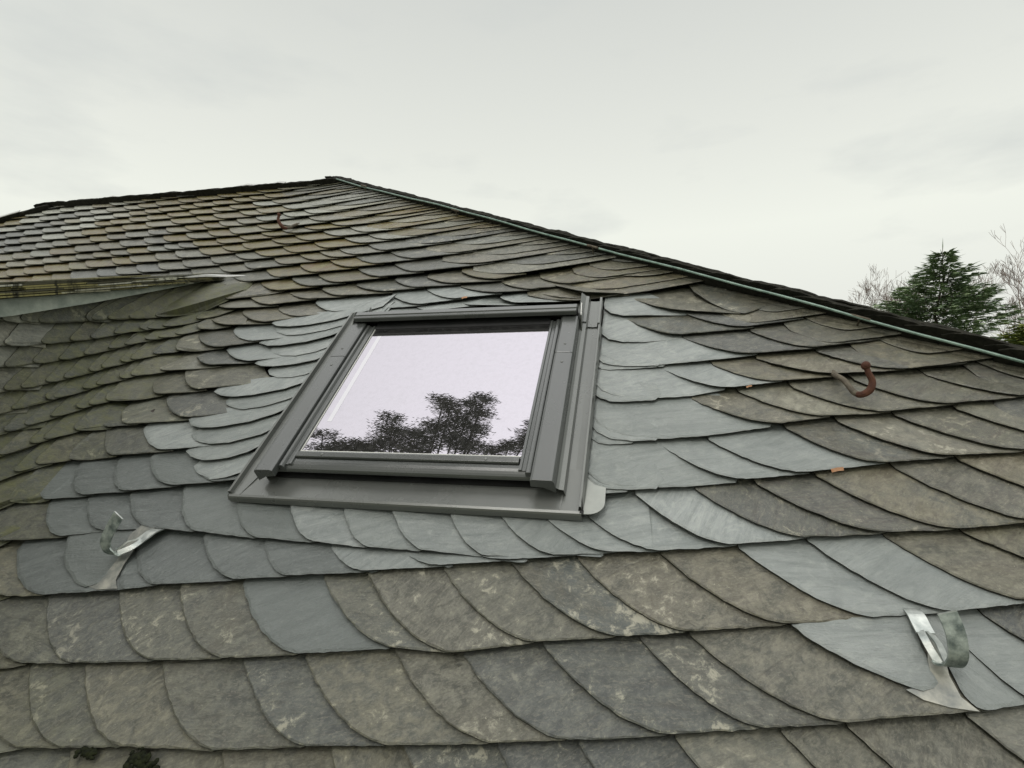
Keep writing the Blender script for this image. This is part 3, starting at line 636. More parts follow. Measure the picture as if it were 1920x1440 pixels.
def build_rows():
    for j in range(-7, -1):                       # below the picture
        lay_row(gen_row(j, -2.3, 2.6), j)
    r0 = [(a, b, a+0.205+random.uniform(-.01, .01), line(-1, a+0.2), g) for a, b, _, _, g in metres('0')]
    lay_row(ext_right(ext_left(r0, -1, -2.4), -1, 2.4), -1)
    lay_row(ext_right(ext_left(metres('1'), 0, -2.5), 0, 2.1), 0)
    lay_row(ext_right(ext_left(metres('2'), 1, -2.6), 1, 1.75), 1)
    lay_row(ext_left(metres('3'), 2, -2.6), 2)
    lay_row(ext_right(ext_left(metres('4'), 3, -2.7), 2, 1.5), 3)
    for key, j in (('5R', 3), ('6R', 4), ('7R', 5), ('8R', 6), ('9R', 7), ('10R', 8)):
        s = [(a_, max(b_, line(j+1, a_)-.012) if j >= 7 else b_, c_, d_, g_) for a_, b_, c_, d_, g_ in metres(key)]; xs = max(s[-1][0]+0.10, hip_u(j)-0.52)
        lay_row(ext_right(s, j, xs-0.05), j, side='R', nxt=hz(j, xs)); hip_stones(j, xs)
    for key, j in (('5L', 4), ('6L', 5), ('7L', 6), ('8L', 7), ('9L', 8), ('10L', 9)):
        s = ext_left(metres(key), j, -2.75); l_ = s[-1]; lay_row(s, j, side='L', nxt=(l_[0]+.26, l_[1]+.035, l_[2]+.26, l_[3]+.04, 0))
    s = [(-.995, 1.66, -.90, 1.60, 0), (-.85, 1.672, -.765, 1.622, 0)]+metres('10W'); xs = hip_u(9)-0.50; s = ext_right(s, 9, xs-0.05); lay_row(s, 9, side='W', nxt=hz(9, xs)); hip_stones(9, xs)
    s = ext_left(metres('11L')+metres('11W')[1:], 10, -2.85); xs = max(hip_u(10)-0.47, s[-1][0]+0.12); lay_row(ext_right(s, 10, xs-.05), 10, nxt=hz(10, xs)); hip_stones(10, xs)
    s = ext_left(metres('12L'), 11, -2.85); xs = hip_u(11)-0.47; lay_row(ext_right(s, 11, xs-0.04), 11, nxt=hz(11, xs)); hip_stones(11, xs)
    s = ext_left(metres('13L'), 12, -2.85); xs = hip_u(12)-0.47; lay_row(ext_right(s, 12, xs-0.04), 12, nxt=hz(12, xs)); hip_stones(12, xs)
    for j in range(13, 27):
        left = -5.2
        uh = hip_u(j); xs = max(uh, -1.95)-0.42 if line(j, -2.2) < RIDGE-0.12 else -1.95
        if line(j, -4.9) > lhip_v(-4.9): left = -4.95
        lay_row(gen_row(j, left, xs-0.05, True, wmul=1.08), j, flat=True, nxt=hz(j, xs))
        if line(j, -1.9) < RIDGE-0.05: hip_stones(j, xs, True)
def outline_slate(pts, close, age, e=0.09, t=0.005, c=None, side='', be=0.0, thick=None):
    """slate given by its lower-left outline; close = points that finish it"""
    poly = list(pts)+list(close); vb = min(p[1] for p in pts); xb = pts[0][0]
    c = BASE_C if c is None else c
    lo = sorted(pts, key=lambda p: p[1])[0]
    rr, ll = pts[-1], lo; sl = (rr[1]-ll[1])/max(0.05, rr[0]-ll[0]) if rr[0] > ll[0]+0.05 else 0.1
    sl = max(0.0, min(0.45, sl))
    al = 2.6*t/e
    def ntop(x, v): return c-al*((v-lo[1])-sl*(x-lo[0]))-be*(x-xb)
    add_slate(poly, ntop, t, age, False, moss=0.0, ochre=0.0, clips=clips_for(False, side))
def build_special():
    S_ = DATA['strips']
    for i, s in enumerate(S_):                    # fanned stones left of the window
        s = [tuple(p) for p in s]; s = s+[(s[-1][0]+0.10, s[-1][1]+0.055)]
        up = [(p[0]+0.015, p[1]+0.105) for p in reversed(s)]
        outline_slate(s, up, 0.0, e=0.075, t=0.0036, side='L', c=BASE_C+0.0015)
    for i, (s, T) in enumerate(DATA['right']):    # stones with a rounded heel right of the window
        s = [tuple(p) for p in s]
        x1 = max(T[0]+0.05, s[-1][0]-0.02); tv = T[1]+0.045
        under = i in (3, 4, 6, 8, 9, 11, 12)
        close = [(s[-1][0]+0.01, s[-1][1]+0.02), (T[0]+0.06, tv), (s[0][0], max(s[0][1]+0.04, tv-0.03))]
        if under: close = [(s[-1][0]+0.02, s[-1][1]+0.03), (s[-1][0], s[-1][1]+0.08), (s[0][0], s[0][1]+0.05)]
        outline_slate(s, close, 0.0, e=0.155, side='R', be=0.0 if under else 1.4*0.005/max(.1, T[0]-s[0][0]), t=0.004 if under else 0.005, c=BASE_C+{3: -.0045, 4: -.009, 6: -.0045, 8: -.0045, 9: -.009, 11: -.0045, 12: -.009}.get(i, 0.0))
    a = [tuple(p) for p in DATA['A1']]; outline_slate(a[:8], a[8:], 0.05, e=0.17, c=BASE_C+0.004, be=0.02)
    a = [tuple(p) for p in DATA['A2']]; outline_slate(a[:7], a[7:], 0.5, e=0.17, c=BASE_C+0.004, be=0.02)
build_rows(); build_special()
house = empty('house', (0, 3.0, 0), 'house roof of scalloped grey and brown slates, its moss-edged dormer on the left', 'house')
SLATES.sort(key=lambda s: -s['area'])
def slate_obj(name, lst, kind=None, label=None):
    vs, fs, st, ag, rn, mo, oc, mi, pa = [], [], [], [], [], [], [], [], []
    for s in lst:
        b = len(vs); n = len(s['v']); mi += [0]+[0, 1]*s['k']; vs += s['v']; fs += [tuple(b+i for i in f) for f in s['f']]; st += s['st']
        ag += [s['age']]*n; rn += [s['rnd']]*n; mo += [s['moss']]*n; oc += [s['ochre']]*n; pa += [s['pale']]*n
    o = obj(name, vs, fs, (M_SLATE, M_EDGE), house, at=vs[0] if len(lst) == 1 else None, attrs={'st': ('FLOAT_VECTOR', st), 'age': ('FLOAT', ag), 'rnd': ('FLOAT', rn), 'moss': ('FLOAT', mo), 'ochre': ('FLOAT', oc), 'pale': ('FLOAT', pa)})
    o.data.polygons.foreach_set('material_index', mi)
    if kind: o['kind'] = kind
    if label: o['label'] = label
    return o
for s in SLATES[:100]:
    slate_obj('roof_slate', [s], label='new blue-grey slate without lichen' if s['new'] else None)
slate_obj('slate_field', SLATES[100:], 'stuff')
print('slates', len(SLATES))
# sheathing under the slates, along the bent surface too
mb = MB()
mb.add([W(-1.66, -1.25, -.045), W(2.95, -1.25, -.045), W(2.95, hip_v(2.95)-.01, -.045) if hip_v(2.95) > -1.2 else W(2.95, -1.1, -.045), W(-1.875, 3.13, -.045), W(-4.12, 3.13, -.045), W(-6.0, 2.0, -.045), W(-6.0, 1.97, -.045), W(-1.66, 1.97, -.045)], [tuple(range(8))])
xs = [-1.60-0.03*i for i in range(30)]
for i in range(len(xs)-1):
    for k in range(24):
        va, vb = -1.25+k*0.134, -1.25+(k+1)*0.134; q = []
        for x, v in ((xs[i], va), (xs[i+1], va), (xs[i+1], vb), (xs[i], vb)): q.append((x, min(v, 1.90-2.27*surf_n(x, v))))
        if q[2][1]-q[1][1] < 1e-4 and q[3][1]-q[0][1] < 1e-4: continue
        mb.add([surf(x, v, -.04) for x, v in q], [(0, 3, 2, 1)])
mb.build('roof_deck', M_DECK, house)
# ------------------------------------------------------------ ridge and hip cappings, dormer, walls (parts of the house)
def far_dir(h, m):                             # up-slope direction of the face behind a hip
    z = Vector((0, 0, 1)); g = z-m*m.dot(z); return g.normalized()
def capping(name, p0, p1, m, reach, step, wid, lay, seedn, mat=None, th=0.006, taper=False):
    """overlapping slates of the face behind, their edges standing proud of the hip"""
    random.seed(seedn); mb = MB(); d = (p1-p0); L = d.length; d.normalize(); g = m.cross(d).normalized()
    if g.z < 0: g = -g
    k = int(L/step)
    for i in range(k+1):
        for l in range(lay):
            s = i*step+random.uniform(-.3, .3)*step+l*step*0.4; c = p0+d*min(L, s); w = wid*random.uniform(.85, 1.15)
            tp = min(1, .45+.55*s/(L*.55)) if taper else 1.0; r_ = (reach*random.uniform(.85, 1.08)-l*reach*0.16)*tp; off = m*(0.004+l*0.011+random.uniform(-.002, .002))
            pr = []; n_ = 9
            for q in range(n_):                # rounded protruding edge
                a = q/(n_-1); x = (a-0.5)*w; y = r_*(1-0.35*abs(2*a-1)**3)+random.uniform(-.002, .002)
                pr.append((x, y))
            pr += [(w/2, -.16), (-w/2, -.16)]
            tl = random.uniform(0.006, 0.014)
            top = [c+d*x+g*y+off+m*(tl*(x/w)) for x, y in pr]; bot = [p-m*th for p in top]
            n = len(pr); mb.add(top+bot, [tuple(range(n)), tuple(range(n, 2*n))[::-1]]+[(a, (a+1) % n, (a+1) % n+n, a+n) for a in range(n)])
    n = len(mb.v)
    rn = []
    for v in mb.v: rn.append(0.5+0.5*noise.noise(Vector(v)*4))
    st = [tuple(Vector(v)*1.0) for v in mb.v]
    o = obj(name, mb.v, mb.f, (M_SLATE, M_EDGE), house, attrs={'st': ('FLOAT_VECTOR', st), 'age': ('FLOAT', [1.0]*n), 'rnd': ('FLOAT', rn), 'moss': ('FLOAT', [0.6]*n), 'ochre': ('FLOAT', [0.0]*n)})
    o.data.polygons.foreach_set('material_index', [0 if i_ % 13 == 0 else 1 for i_ in range(len(mb.f))])
    return o
M_FAR = Vector((0.543, 0.452, 0.707)).normalized()
hp = lambda u: W(u, hip_v(u), 0.0)
capping('hip_slates', hp(-1.86), hp(2.9), M_FAR, 0.060, 0.075, 0.17, 3, 3, taper=True)
M_BACK = Vector((0, ST, CT))
capping('ridge_slates', W(-4.2, ridge_v(-4.2), 0), W(-1.84, ridge_v(-1.84), 0), M_BACK, 0.035, 0.13, 0.22, 2, 5)
M_LEFT = Vector((-0.55, 0.45, 0.707)).normalized()
capping('hip_slates', W(-5.9, lhip_v(-5.9), 0), W(-4.15, lhip_v(-4.15), 0), M_LEFT, 0.03, 0.12, 0.2, 2, 6)
mb = MB()
mb.ribbon([W(-4.62, lhip_v(-4.62)+.01, .03), W(-4.3, lhip_v(-4.3)+.01, .034)], E_V, 0.035, 0.004)
mb.build('lead_strip', M_LEADWHITE, house)
for a, b in ((-3.62, -3.55), (-2.55, -2.38), (-2.27, -2.18)):
    q = MB(); q.ribbon([W(a, ridge_v(a)+.012, .028), W((a+b)/2, ridge_v(a)+.014, .034), W(b, ridge_v(b)+.012, .028)], E_V, 0.022, 0.004); q.build('lead_strip', M_LEADWHITE, house)
# far faces of the roof so that the house is whole from elsewhere
mb = MB(); A0 = W(-1.84, 3.08, -.03); A1 = W(-4.2, 3.17, -.03)
G0 = hp(2.95)+Vector((0, 0, -.03)); GL = W(-6.0, lhip_v(-6.0), -.03)
B0 = Vector((2.2, 9.0, G0.z)); B1 = Vector((-7.5, 9.0, G0.z))
mb.add([A0, A1, GL, G0, B0, B1], [(0, 3, 4), (0, 4, 5, 1), (1, 5, 2)])
mb.build('far_roof', M_DECK, house)
ez = W(0, -1.25).z-0.05; ey = W(0, -1.25).y+0.25
mb = MB(); foot = [(-6.0, ey), (2.75, ey), (2.2, 8.9), (-7.3, 8.9)]
vs = [Vector((x, y, 0)) for x, y in foot]+[Vector((x, y, ez)) for x, y in foot]
mb.add(vs, [(0, 1, 5, 4), (1, 2, 6, 5), (2, 3, 7, 6), (3, 0, 4, 7)])
mb.build('wall', M_WALL, house)
g_ = MB(); gy = W(0, -1.25)
g_.tube([Vector((-6.1, gy.y-.08, gy.z-.06)), Vector((3.0, gy.y-.08, gy.z-.06))], 0.06, 10); g_.build('gutter', M_VERD, house)
# dormer: shallow roof, its slate verge, the verdigris board and the front wall
DP = 0.25; yA = W(0, DORM).y; zA = W(0, DORM).z
def dz(y): return zA+(y-yA)*DP
def DW(x, y, n=0.0): return Vector((x, y, dz(y)+n))
xV = -1.900
random.seed(9)
mb = MB()
mb.add([DW(-6.2, -0.9, .012), DW(xV-.04, -0.9, .012), DW(xV-.04, yA+.02, .012), DW(-6.2, yA+.02, .012), DW(-6.2, -0.9, -.035), DW(xV-.04, -0.9, -.035), DW(xV-.04, yA+.02, -.035), DW(-6.2, yA+.02, -.035)],
       [(0, 1, 2, 3), (7, 6, 5, 4), (0, 4, 5, 1), (1, 5, 6, 2), (0, 3, 7, 4)])
mb.build('dormer_deck', M_DECK, house)
# verge: a stack of thin overlapping slate edges, thinner towards the top
mb = MB(); rn = []
Lv = yA+0.9
for k in range(7):
    y = -0.9+random.uniform(0, .05)
    while y < yA-0.03:
        ln = random.uniform(0.10, 0.26); y2 = min(y+ln, yA)
        f = max(0.12, min(1, (yA-y)/0.62)); h0 = (-0.012+k*0.0072)*f+0.002; x_out = xV+random.uniform(-.006, .010)+0.003*(6-k)*0.4
        a = DW(x_out, y, h0+.003*random.random()); b = DW(x_out+random.uniform(-.004, .004), y2, h0+.004*random.random())
        t = 0.0042*f+0.0010; back = -0.22
        mb.add([a, b, b+Vector((back, 0, .004)), a+Vector((back, 0, .004)), a-Vector((0, 0, t)), b-Vector((0, 0, t)), b+Vector((back, 0, -t)), a+Vector((back, 0, -t))],
               [(0, 1, 2, 3), (4, 7, 6, 5), (0, 4, 5, 1), (1, 5, 6, 2), (3, 7, 4, 0)])
        rn += [random.random()]*8
        y = y2-random.uniform(0.0, 0.03)
n = len(mb.v)
obj('dormer_verge', mb.v, mb.f, M_VERGE, house, attrs={'st': ('FLOAT_VECTOR', [(v.x, v.y, v.z) for v in mb.v]), 'age': ('FLOAT', [1.0]*n), 'rnd': ('FLOAT', rn), 'moss': ('FLOAT', [0.55*r_ for r_ in rn]), 'ochre': ('FLOAT', [0.9 if r_ > .45 else 0.2 for r_ in rn])}, label='mossy stacked slate edge of the dormer roof')
# slates lying on the dormer roof
mb = MB(); rn = []
for j in range(14):
    y0 = yA-0.05-j*0.15
    x = xV-0.03
    while x > -6.1:
        w = random.uniform(.12, .2); nn = 0.030-(x/60.0)*0; pr = [(0, 0), (-.03, -.004), (-w-.02, 0.0), (-w-.02, .2), (0.02, .2), (.015, .06)]
        top = [DW(x+px, y0+py, 0.034-py*0.075) for px, py in pr]; bot = [p-Vector((0, 0, .006)) for p in top]; k = len(pr)
        mb.add(top+bot, [tuple(range(k))[::-1], tuple(range(k, 2*k))]+[(a, a+k, (a+1) % k+k, (a+1) % k) for a in range(k)]); rn += [random.random()]*(2*k)
        x -= w
n = len(mb.v)
o = obj('dormer_slates', mb.v, mb.f, M_SLATE, house, attrs={'st': ('FLOAT_VECTOR', [(v.x, v.y, r_*9) for v, r_ in zip(mb.v, rn)]), 'age': ('FLOAT', [1.0]*n), 'rnd': ('FLOAT', rn), 'moss': ('FLOAT', [0.3]*n), 'ochre': ('FLOAT', [0.3*r_ for r_ in rn])}); o['kind'] = 'stuff'
# verdigris verge board under the stack
mb = MB(); N = 24
for i in range(N):
    y1, y2 = -0.88+(yA-0.12+0.88)*i/N, -0.88+(yA-0.12+0.88)*(i+1)/N
    def hh(y): return 0.054*max(0.0, min(1, (yA-0.10-y)/0.78))+0.002
    x = xV-0.012; a, b = DW(x, y1, -.016*max(.2, min(1, (yA-y1)/.6))), DW(x, y2, -.016*max(.2, min(1, (yA-y2)/.6)))
    c_, d_ = b-Vector((-.003, 0, hh(y2))), a-Vector((-.003, 0, hh(y1)))
    o4 = Vector((-.02, 0, 0)); mb.add([a, b, c_, d_, a+o4, b+o4, c_+o4, d_+o4], [(3, 2, 1, 0), (2, 3, 7, 6), (0, 1, 5, 4)])
mb.build('verge_board', M_VERD, house)
mb = MB(); mb.ribbon([DW(xV-.005, yA-.22, .02), DW(xV-.0, yA-.10, .024), DW(xV+.03, yA-.01, .016), DW(xV+.10, yA+.03, .012)], Vector((0, CT, ST)), [0.004, .012, .016, .004], 0.003); mb.build('lead_strip', M_LEADWHITE, house)
mb = MB(); mb.prism([(-6.0, -2.0), (xV-.08, -2.0), (xV-.08, -.05), (-6.0, -.05)], 'u', -0.70, -0.62, fn=lambda a, x, z: Vector((x, a, dz(a)+z))); mb.build('dormer_wall', M_WALL, house)

# ------------------------------------------------------------ roof window
win = empty('roof_window', W(-0.6, 0.757, 0), 'dark grey framed roof window set in new slates, its pane reflecting sky and trees', 'roof window')
CX2 = -1.2045                                  # mirror line of the frame: u -> CX2 - u
fl = MB()
fl.sheet([(-1.079, .001), (-1.079, .024), (-1.071, .025), (-1.067, .013), (-1.03, .011), (-.999, .012)], 'v', .759, 1.60)
fl.sheet([(-.999, .012), (-.996, .014), (-.992, .045)], 'v', .815, 1.60)
fl.build('side_flashing', M_FLASH, win)
fl = MB()
fl.sheet([(-.214, .05), (-.200, .036), (-.189, .034), (-.186, .014)], 'v', .800, 1.475)
fl.sheet([(-.186, .014), (-.170, .012), (-.154, .013), (-.151, .030), (-.146, .030), (-.143, .012), (-.141, .009)][::1], 'v', .759, 1.475)
fl.build('side_flashing', M_FLASH, win)
fl = MB()
fl.sheet([(-.214, .054), (-.200, .040), (-.190, .038), (-.186, .018), (-.170, .016), (-.157, .017), (-.154, .033), (-.147, .033), (-.145, .016)], 'v', 1.472, 1.622)
fl.build('side_flashing', M_FLASH, win)
ap = MB()
ap.sheet([(.7475, -.004), (.7495, .0105), (.7515, .0135), (.757, .0145), (.80, .0125), (.88, .0125)][::-1], 'u', -1.076, -.146)
apo = ap.build('apron', M_FLASH, win)
q = MB(); q.ribbon([W(-1.045, .757, .0152), W(-1.012, .86, .0148)], E_U, .004, .0035); q.ribbon([W(-.196, .757, .0152), W(-.190, .86, .0148)], E_U, .004, .0035)
q.build('folded_seam', M_FLASH, apo)
q = MB(); q.ball(W(-.918, .786, .0135), .016, .0022, .0016, (E_U, E_V, E_N)); q.build('dent', M_FLASH, apo)
tab = MB(); P_ = [(-.150, .752), (-.132, .752)]+[(-.132+.036*math.sin(a), .788-.036*math.cos(a)) for a in [i*PI/16 for i in range(1, 9)]]+[(-.096, .84), (-.096, .93), (-.150, .93)]
tab.prism(P_, 'n', .0, .0016, fn=lambda p_, q_, a_: W(p_, q_, .0118-.125*max(0, q_-.755)+a_)); tab.build('corner_tab', M_TAB, win)
q = MB(); q.add([W(-.150, .752, .002), W(-.139, .752, .002), W(-.1455, .775, .033), W(-.150, .752, .016), W(-.141, .752, .014), W(-.146, .79, .030)], [(0, 1, 2), (3, 5, 4), (0, 2, 5, 3), (1, 4, 5, 2), (0, 3, 4, 1)]); q.build('corner_fold', M_BLACK, win)
q = MB(); q.add([W(-1.082, .748, .0), W(-1.070, .748, .0), W(-1.079, .80, .026), W(-1.066, .760, .017), W(-1.083, .755, .012)], [(0, 1, 3), (0, 3, 4), (4, 3, 2), (1, 2, 3), (0, 4, 2), (0, 2, 1)]); q.build('corner_fold', M_FLASH, win)
fr = MB()
for a0, a1, b0, b1 in ((-.990, -.935, .825, 1.49), (-.270, -.2145, .825, 1.49), (-.935, -.270, .825, .868), (-.935, -.270, 1.46, 1.49)):
    fr.prism([(a0, b0+.02*(b0 < .83)), (a1, b0+.02*(b0 < .83)), (a1, b1), (a0, b1)], 'n', .0, .044)
fr.prism([(-.935, .868), (-.270, .868), (-.270, 1.46), (-.935, 1.46)], 'n', .0, .02)
fr.prism([(-.985, .819), (-.220, .819), (-.220, .90), (-.985, .90)], 'n', .0130, .0175)  # black strip on the apron, painting in the shade under the bottom cover
fr.build('frame', M_BLACK, win)
cov = [(-.999, .030), (-.9975, .066), (-.993, .0725), (-.986, .0735), (-.948, .0745), (-.9415, .071), (-.9405, .050), (-.97, .047)]
scv = [(-.9385, .046), (-.9385, .064), (-.934, .0665), (-.928, .0665), (-.9245, .060), (-.916, .0595), (-.9135, .063), (-.9075, .063), (-.9055, .056), (-.9055, .046)]
for mir in (False, True):
    f_ = (lambda p: [(CX2-x, n) for x, n in p][::-1]) if mir else (lambda p: p)
    for v0, v1 in ((.794, 1.2682), (1.2694, 1.455)):
        c = MB(); c.prism(f_(cov), 'v', v0, v1); bevel(c.build('side_cover', M_FRAME, win), .0012)
        for vv in ((1.225,) if v0 < 1 else (1.31,)):
            x = -.968 if not mir else CX2+.968
            s_ = MB(); s_.ball(W(x, vv, .0745), .004, .004, .0016, (E_U, E_V, E_N), 8); s_.build('screw', M_FLASH, win)
    dv = 0.0 if mir else 0.004
    c = MB(); c.prism(f_([p for p in scv[:5]]+[(-.9245, .046)]), 'v', .822-dv, 1.45); bevel(c.build('sash_cover', M_FRAME, win), .0008)
    c = MB(); c.prism(f_([(-.9240, .046)]+scv[4:]), 'v', .832-dv, 1.45); bevel(c.build('sash_cover', M_FRAME, win), .0008)
bc = MB(); bc.prism([(.850, .046), (.850, .0585), (.845, .0585), (.840, .0582), (.832, .0565), (.826, .0535), (.8215, .0500), (.8185, .0455), (.8175, .0405), (.8195, .0400), (.8225, .0455), (.829, .0500), (.838, .0520)], 'u', -.984, -.2165)
o = bc.build('bottom_cover', M_FRAME, win, smooth=False); bevel(o, .0015)
sr = MB(); sr.prism([(.8515, .046), (.8515, .0625), (.853, .0655), (.866, .0675), (.8675, .0665), (.868, .0620), (.8745, .0612), (.8755, .056), (.8755, .046)], 'u', -.9045, -.300)
o = sr.build('sash_rail', M_FRAME, win); bevel(o, .0008)
for x in (-.830, -.383):
    s_ = MB(); s_.ball(W(x, .860, .0668), .0042, .0042, .0014, (E_U, E_V, E_N), 8); s_.build('screw', M_FLASH, o)
tr = MB(); tr.prism([(1.433, .046), (1.434, .060), (1.485, .064), (1.485, .046)], 'u', -.9045, -.300); tr.build('top_rail', M_BLACK, win)  # coloured black to give the shaded recess under the hood
gl = MB(); gl.add([W(-.9055, .872, .0570), W(-.299, .872, .0570), W(-.299, 1.436, .0570), W(-.9055, 1.436, .0570), W(-.9055, .872, .040), W(-.299, .872, .040), W(-.299, 1.436, .040), W(-.9055, 1.436, .040)], [(0, 1, 2, 3), (7, 6, 5, 4), (0, 4, 5, 1), (1, 5, 6, 2), (2, 6, 7, 3), (3, 7, 4, 0)])
gpo = gl.build('glass_pane', M_GLASS, win)
sp = MB()
sp.prism([(-.9055, .8755), (-.9025, .8755), (-.9025, 1.434), (-.9055, 1.434)], 'n', .0572, .0590)
sp.prism([(-.9025, .8755), (-.299, .8755), (-.299, .8785), (-.9025, .8785)], 'n', .0572, .0590)
sp.build('pane_edge', M_SPACER, gpo)
sp = MB(); sp.prism([(-.880, .99), (-.866, .99), (-.866, 1.408), (-.880, 1.408)], 'n', .0571, .0573); sp.prism([(-.8655, 1.396), (-.302, 1.400), (-.302, 1.410), (-.8655, 1.408)], 'n', .0571, .0573)  # pale bands drawn on the pane as the frame's second reflection
sp.build('reflection_band', M_REFLBAND, gpo)
hd = MB(); hd.prism([(1.4485, .0815), (1.4495, .0935), (1.4515, .0965), (1.4605, .0975), (1.4620, .0945), (1.4645, .0945), (1.4665, .0985), (1.486, .0975), (1.494, .090), (1.50, .045), (1.490, .045), (1.486, .086), (1.476, .090), (1.455, .089), (1.4515, .0815)], 'u', -.979, -.2145)
bevel(hd.build('top_hood', M_FRAME, win), .0012)
q = MB(); q.prism([(1.45, .02), (1.455, .088), (1.485, .092), (1.495, .05), (1.495, .02)], 'u', -.978, -.975); q.prism([(1.46, .02), (1.462, .086), (1.485, .090), (1.495, .05), (1.495, .02)], 'u', -.2185, -.2155); q.build('hood_end', M_BLACK, win)
q = MB(); q.prism([(1.425, .035), (1.45, .080), (1.49, .098), (1.505, .092), (1.52, .04)], 'u', -.2020, -.1990); q.prism([(1.425, .035), (1.44, .070), (1.485, .098), (1.50, .09), (1.51, .03)], 'u', -.9905, -.9875); q.build('end_bracket', M_FLASH, win)
q = MB(); q.sheet([(1.50, .050), (1.505, .020), (1.52, -.002), (1.60, -.012), (1.66, -.016)][::-1], 'u', -1.0, -.20); q.build('top_flashing', M_FLASH, win)

# ------------------------------------------------------------ ladder hooks
def J(p0, dirv, prof):
    """prof: (distance down the slope, height off the slope, sideways)"""
    return [W(p0[0]+s_*dirv[0]+(e_ if len(pp) > 2 else 0), p0[1]+s_*dirv[1], n_) for pp in prof for s_, n_, e_ in [(pp[0], pp[1], pp[2] if len(pp) > 2 else 0)]]
def smooth_pts(pts, k=4):
    pts = [Vector(p) for p in pts]; out = []
    for i in range(len(pts)-1):
        a, b, c, d = pts[max(i-1, 0)], pts[i], pts[i+1], pts[min(i+2, len(pts)-1)]
        for q in range(k):
            t = q/k; out.append(0.5*((2*b)+(c-a)*t+(2*a-5*b+4*c-d)*t*t+(3*b-3*c+d-a)*t**3))
    return out+[pts[-1]]
def steel_hook(P_, fan, label, wid, fann):
    """P_: nodes (u, v, n) from under the slate down the shank, round the bend and up the curl"""
    h = empty('roof_hook', W(P_[0][0], P_[0][1], 0), label, 'roof hook', 'galvanised ladder hooks')
    N_ = [W(*p) for p in P_]; d0 = (N_[1]-N_[0]).normalized()
    a = smooth_pts([N_[0]-d0*.03-E_N*.012, N_[0], N_[0].lerp(N_[1], .5), N_[1]]); m = MB(); m.ribbon(a, E_U, wid, .0032); m.build('shank', M_GALV, h)
    sd_ = (E_U-d0*E_U.dot(d0)).normalized()
    def strand(s_, lift, w):
        q = [N_[1]-d0*.004+sd_*s_*.6, N_[1].lerp(N_[2], .5)+sd_*s_*1.05+E_N*lift, N_[2]+sd_*s_*.95+E_N*lift*.8, N_[3]+sd_*s_*.6]
        m = MB(); m.ribbon(smooth_pts(q), [sd_+E_N*(.5 if s_ < 0 else -.4)]*13, w, .0032); m.build('strand', M_GALV, h)
    strand(-wid*.36, .009, wid*.40); strand(wid*.34, .001, wid*.46)
    c = smooth_pts([N_[2].lerp(N_[3], .75)]+N_[3:], 5); m = MB(); m.ribbon(c, E_U, wid, .0034); o = m.build('curl', M_PATINA, h)
    m = MB(); m.ribbon([c[-1]-(c[-1]-c[-2]).normalized()*.0006, c[-1]+(c[-1]-c[-2]).normalized()*.0012], E_U, wid*1.005, .0036); m.build('cut_end', M_GALV, o)
    m = MB(); m.prism(fan, 'n', fann, fann+.002); m.build('base_plate', M_LEAD, h)
    return h
steel_hook([(-1.230, .633, .010), (-1.238, .599, .018), (-1.254, .576, .021), (-1.272, .560, .023), (-1.290, .560, .034), (-1.291, .572, .054), (-1.277, .594, .076), (-1.256, .616, .099)], DATA['fan2'], 'galvanised steel roof hook on dark new slates, left below the roof window', .030, .0035)
steel_hook([(.456, .577, .010), (.457, .540, .018), (.461, .508, .020), (.464, .488, .024), (.470, .480, .038), (.474, .487, .058), (.472, .511, .081), (.463, .535, .100)], DATA['fan1'], 'galvanised steel roof hook above a pale plate, in the lower right of the roof', .028, .0040)
def iron_hook(P_, rad, label, ball):
    h = empty('roof_hook', W(P_[0][0], P_[0][1], 0), label, 'roof hook', 'old iron ladder hooks')
    P = smooth_pts([W(P_[0][0], P_[0][1]+.03, -.002)]+[W(*p) for p in P_], 5)
    k = len(P); cut = int(k*0.50)
    m = MB(); m.tube(P[:cut+1], rad*.85, 10); m.build('shank', M_RUSTGREY, h)
    m = MB(); m.tube(P[cut:], [rad*(1.05-0.45*abs(i/(k-cut-1)-.3)) for i in range(k-cut)], 10); m.build('curl', M_RUST, h)
    m = MB(); m.ball(P[-1], ball*.95, ball*.95, ball*1.05, (E_U, E_V, E_N)); m.build('tip', M_RUST, h)
iron_hook([(.478, 1.230, .010), (.487, 1.205, .018), (.492, 1.181, .021), (.497, 1.150, .024), (.507, 1.132, .031), (.523, 1.132, .046), (.529, 1.147, .061), (.521, 1.160, .076), (.515, 1.172, .090)], .0085, 'rusty iron roof hook on old brown slates at the right, near the hip', .0110)
iron_hook([(-1.790, 2.490, .010), (-1.795, 2.462, .014), (-1.797, 2.440, .018), (-1.806, 2.410, .030), (-1.822, 2.414, .049), (-1.836, 2.432, .068), (-1.834, 2.452, .086)], .0085, 'small rusty iron roof hook high on the slope, up near the ridge', .0095)

# ------------------------------------------------------------ conductor rod along the hip
lw = empty('lightning_conductor', hp(-1.86), 'thin verdigris green conductor rod running down the right hip of the roof', 'conductor rod')
def cw(u, n=.037): return W(u, hip_v(u)-.037, n)
m = MB(); us = [-1.80+0.1*i for i in range(48)]; random.seed(2)
m.tube([W(u, hip_v(u)-.034-.005*math.sin(u*3.1), .036+.004*math.sin(u*5)+.0015*math.sin(u*17)) for u in us], .0038, 8); m.build('rod', M_WIRE, lw)
for u in (-1.55, -.885, -.205, .585, 1.5, 2.4):
    c = MB(); d_ = (cw(u+.1)-cw(u)).normalized()
    c.tube([cw(u-.022), cw(u-.012), cw(u+.022)], [.0042, .0048, .0045], 8); c.tube([cw(u), W(u, hip_v(u)-.034, .0)], .0028, 6); c.build('clamp', M_RUSTGREY, lw)
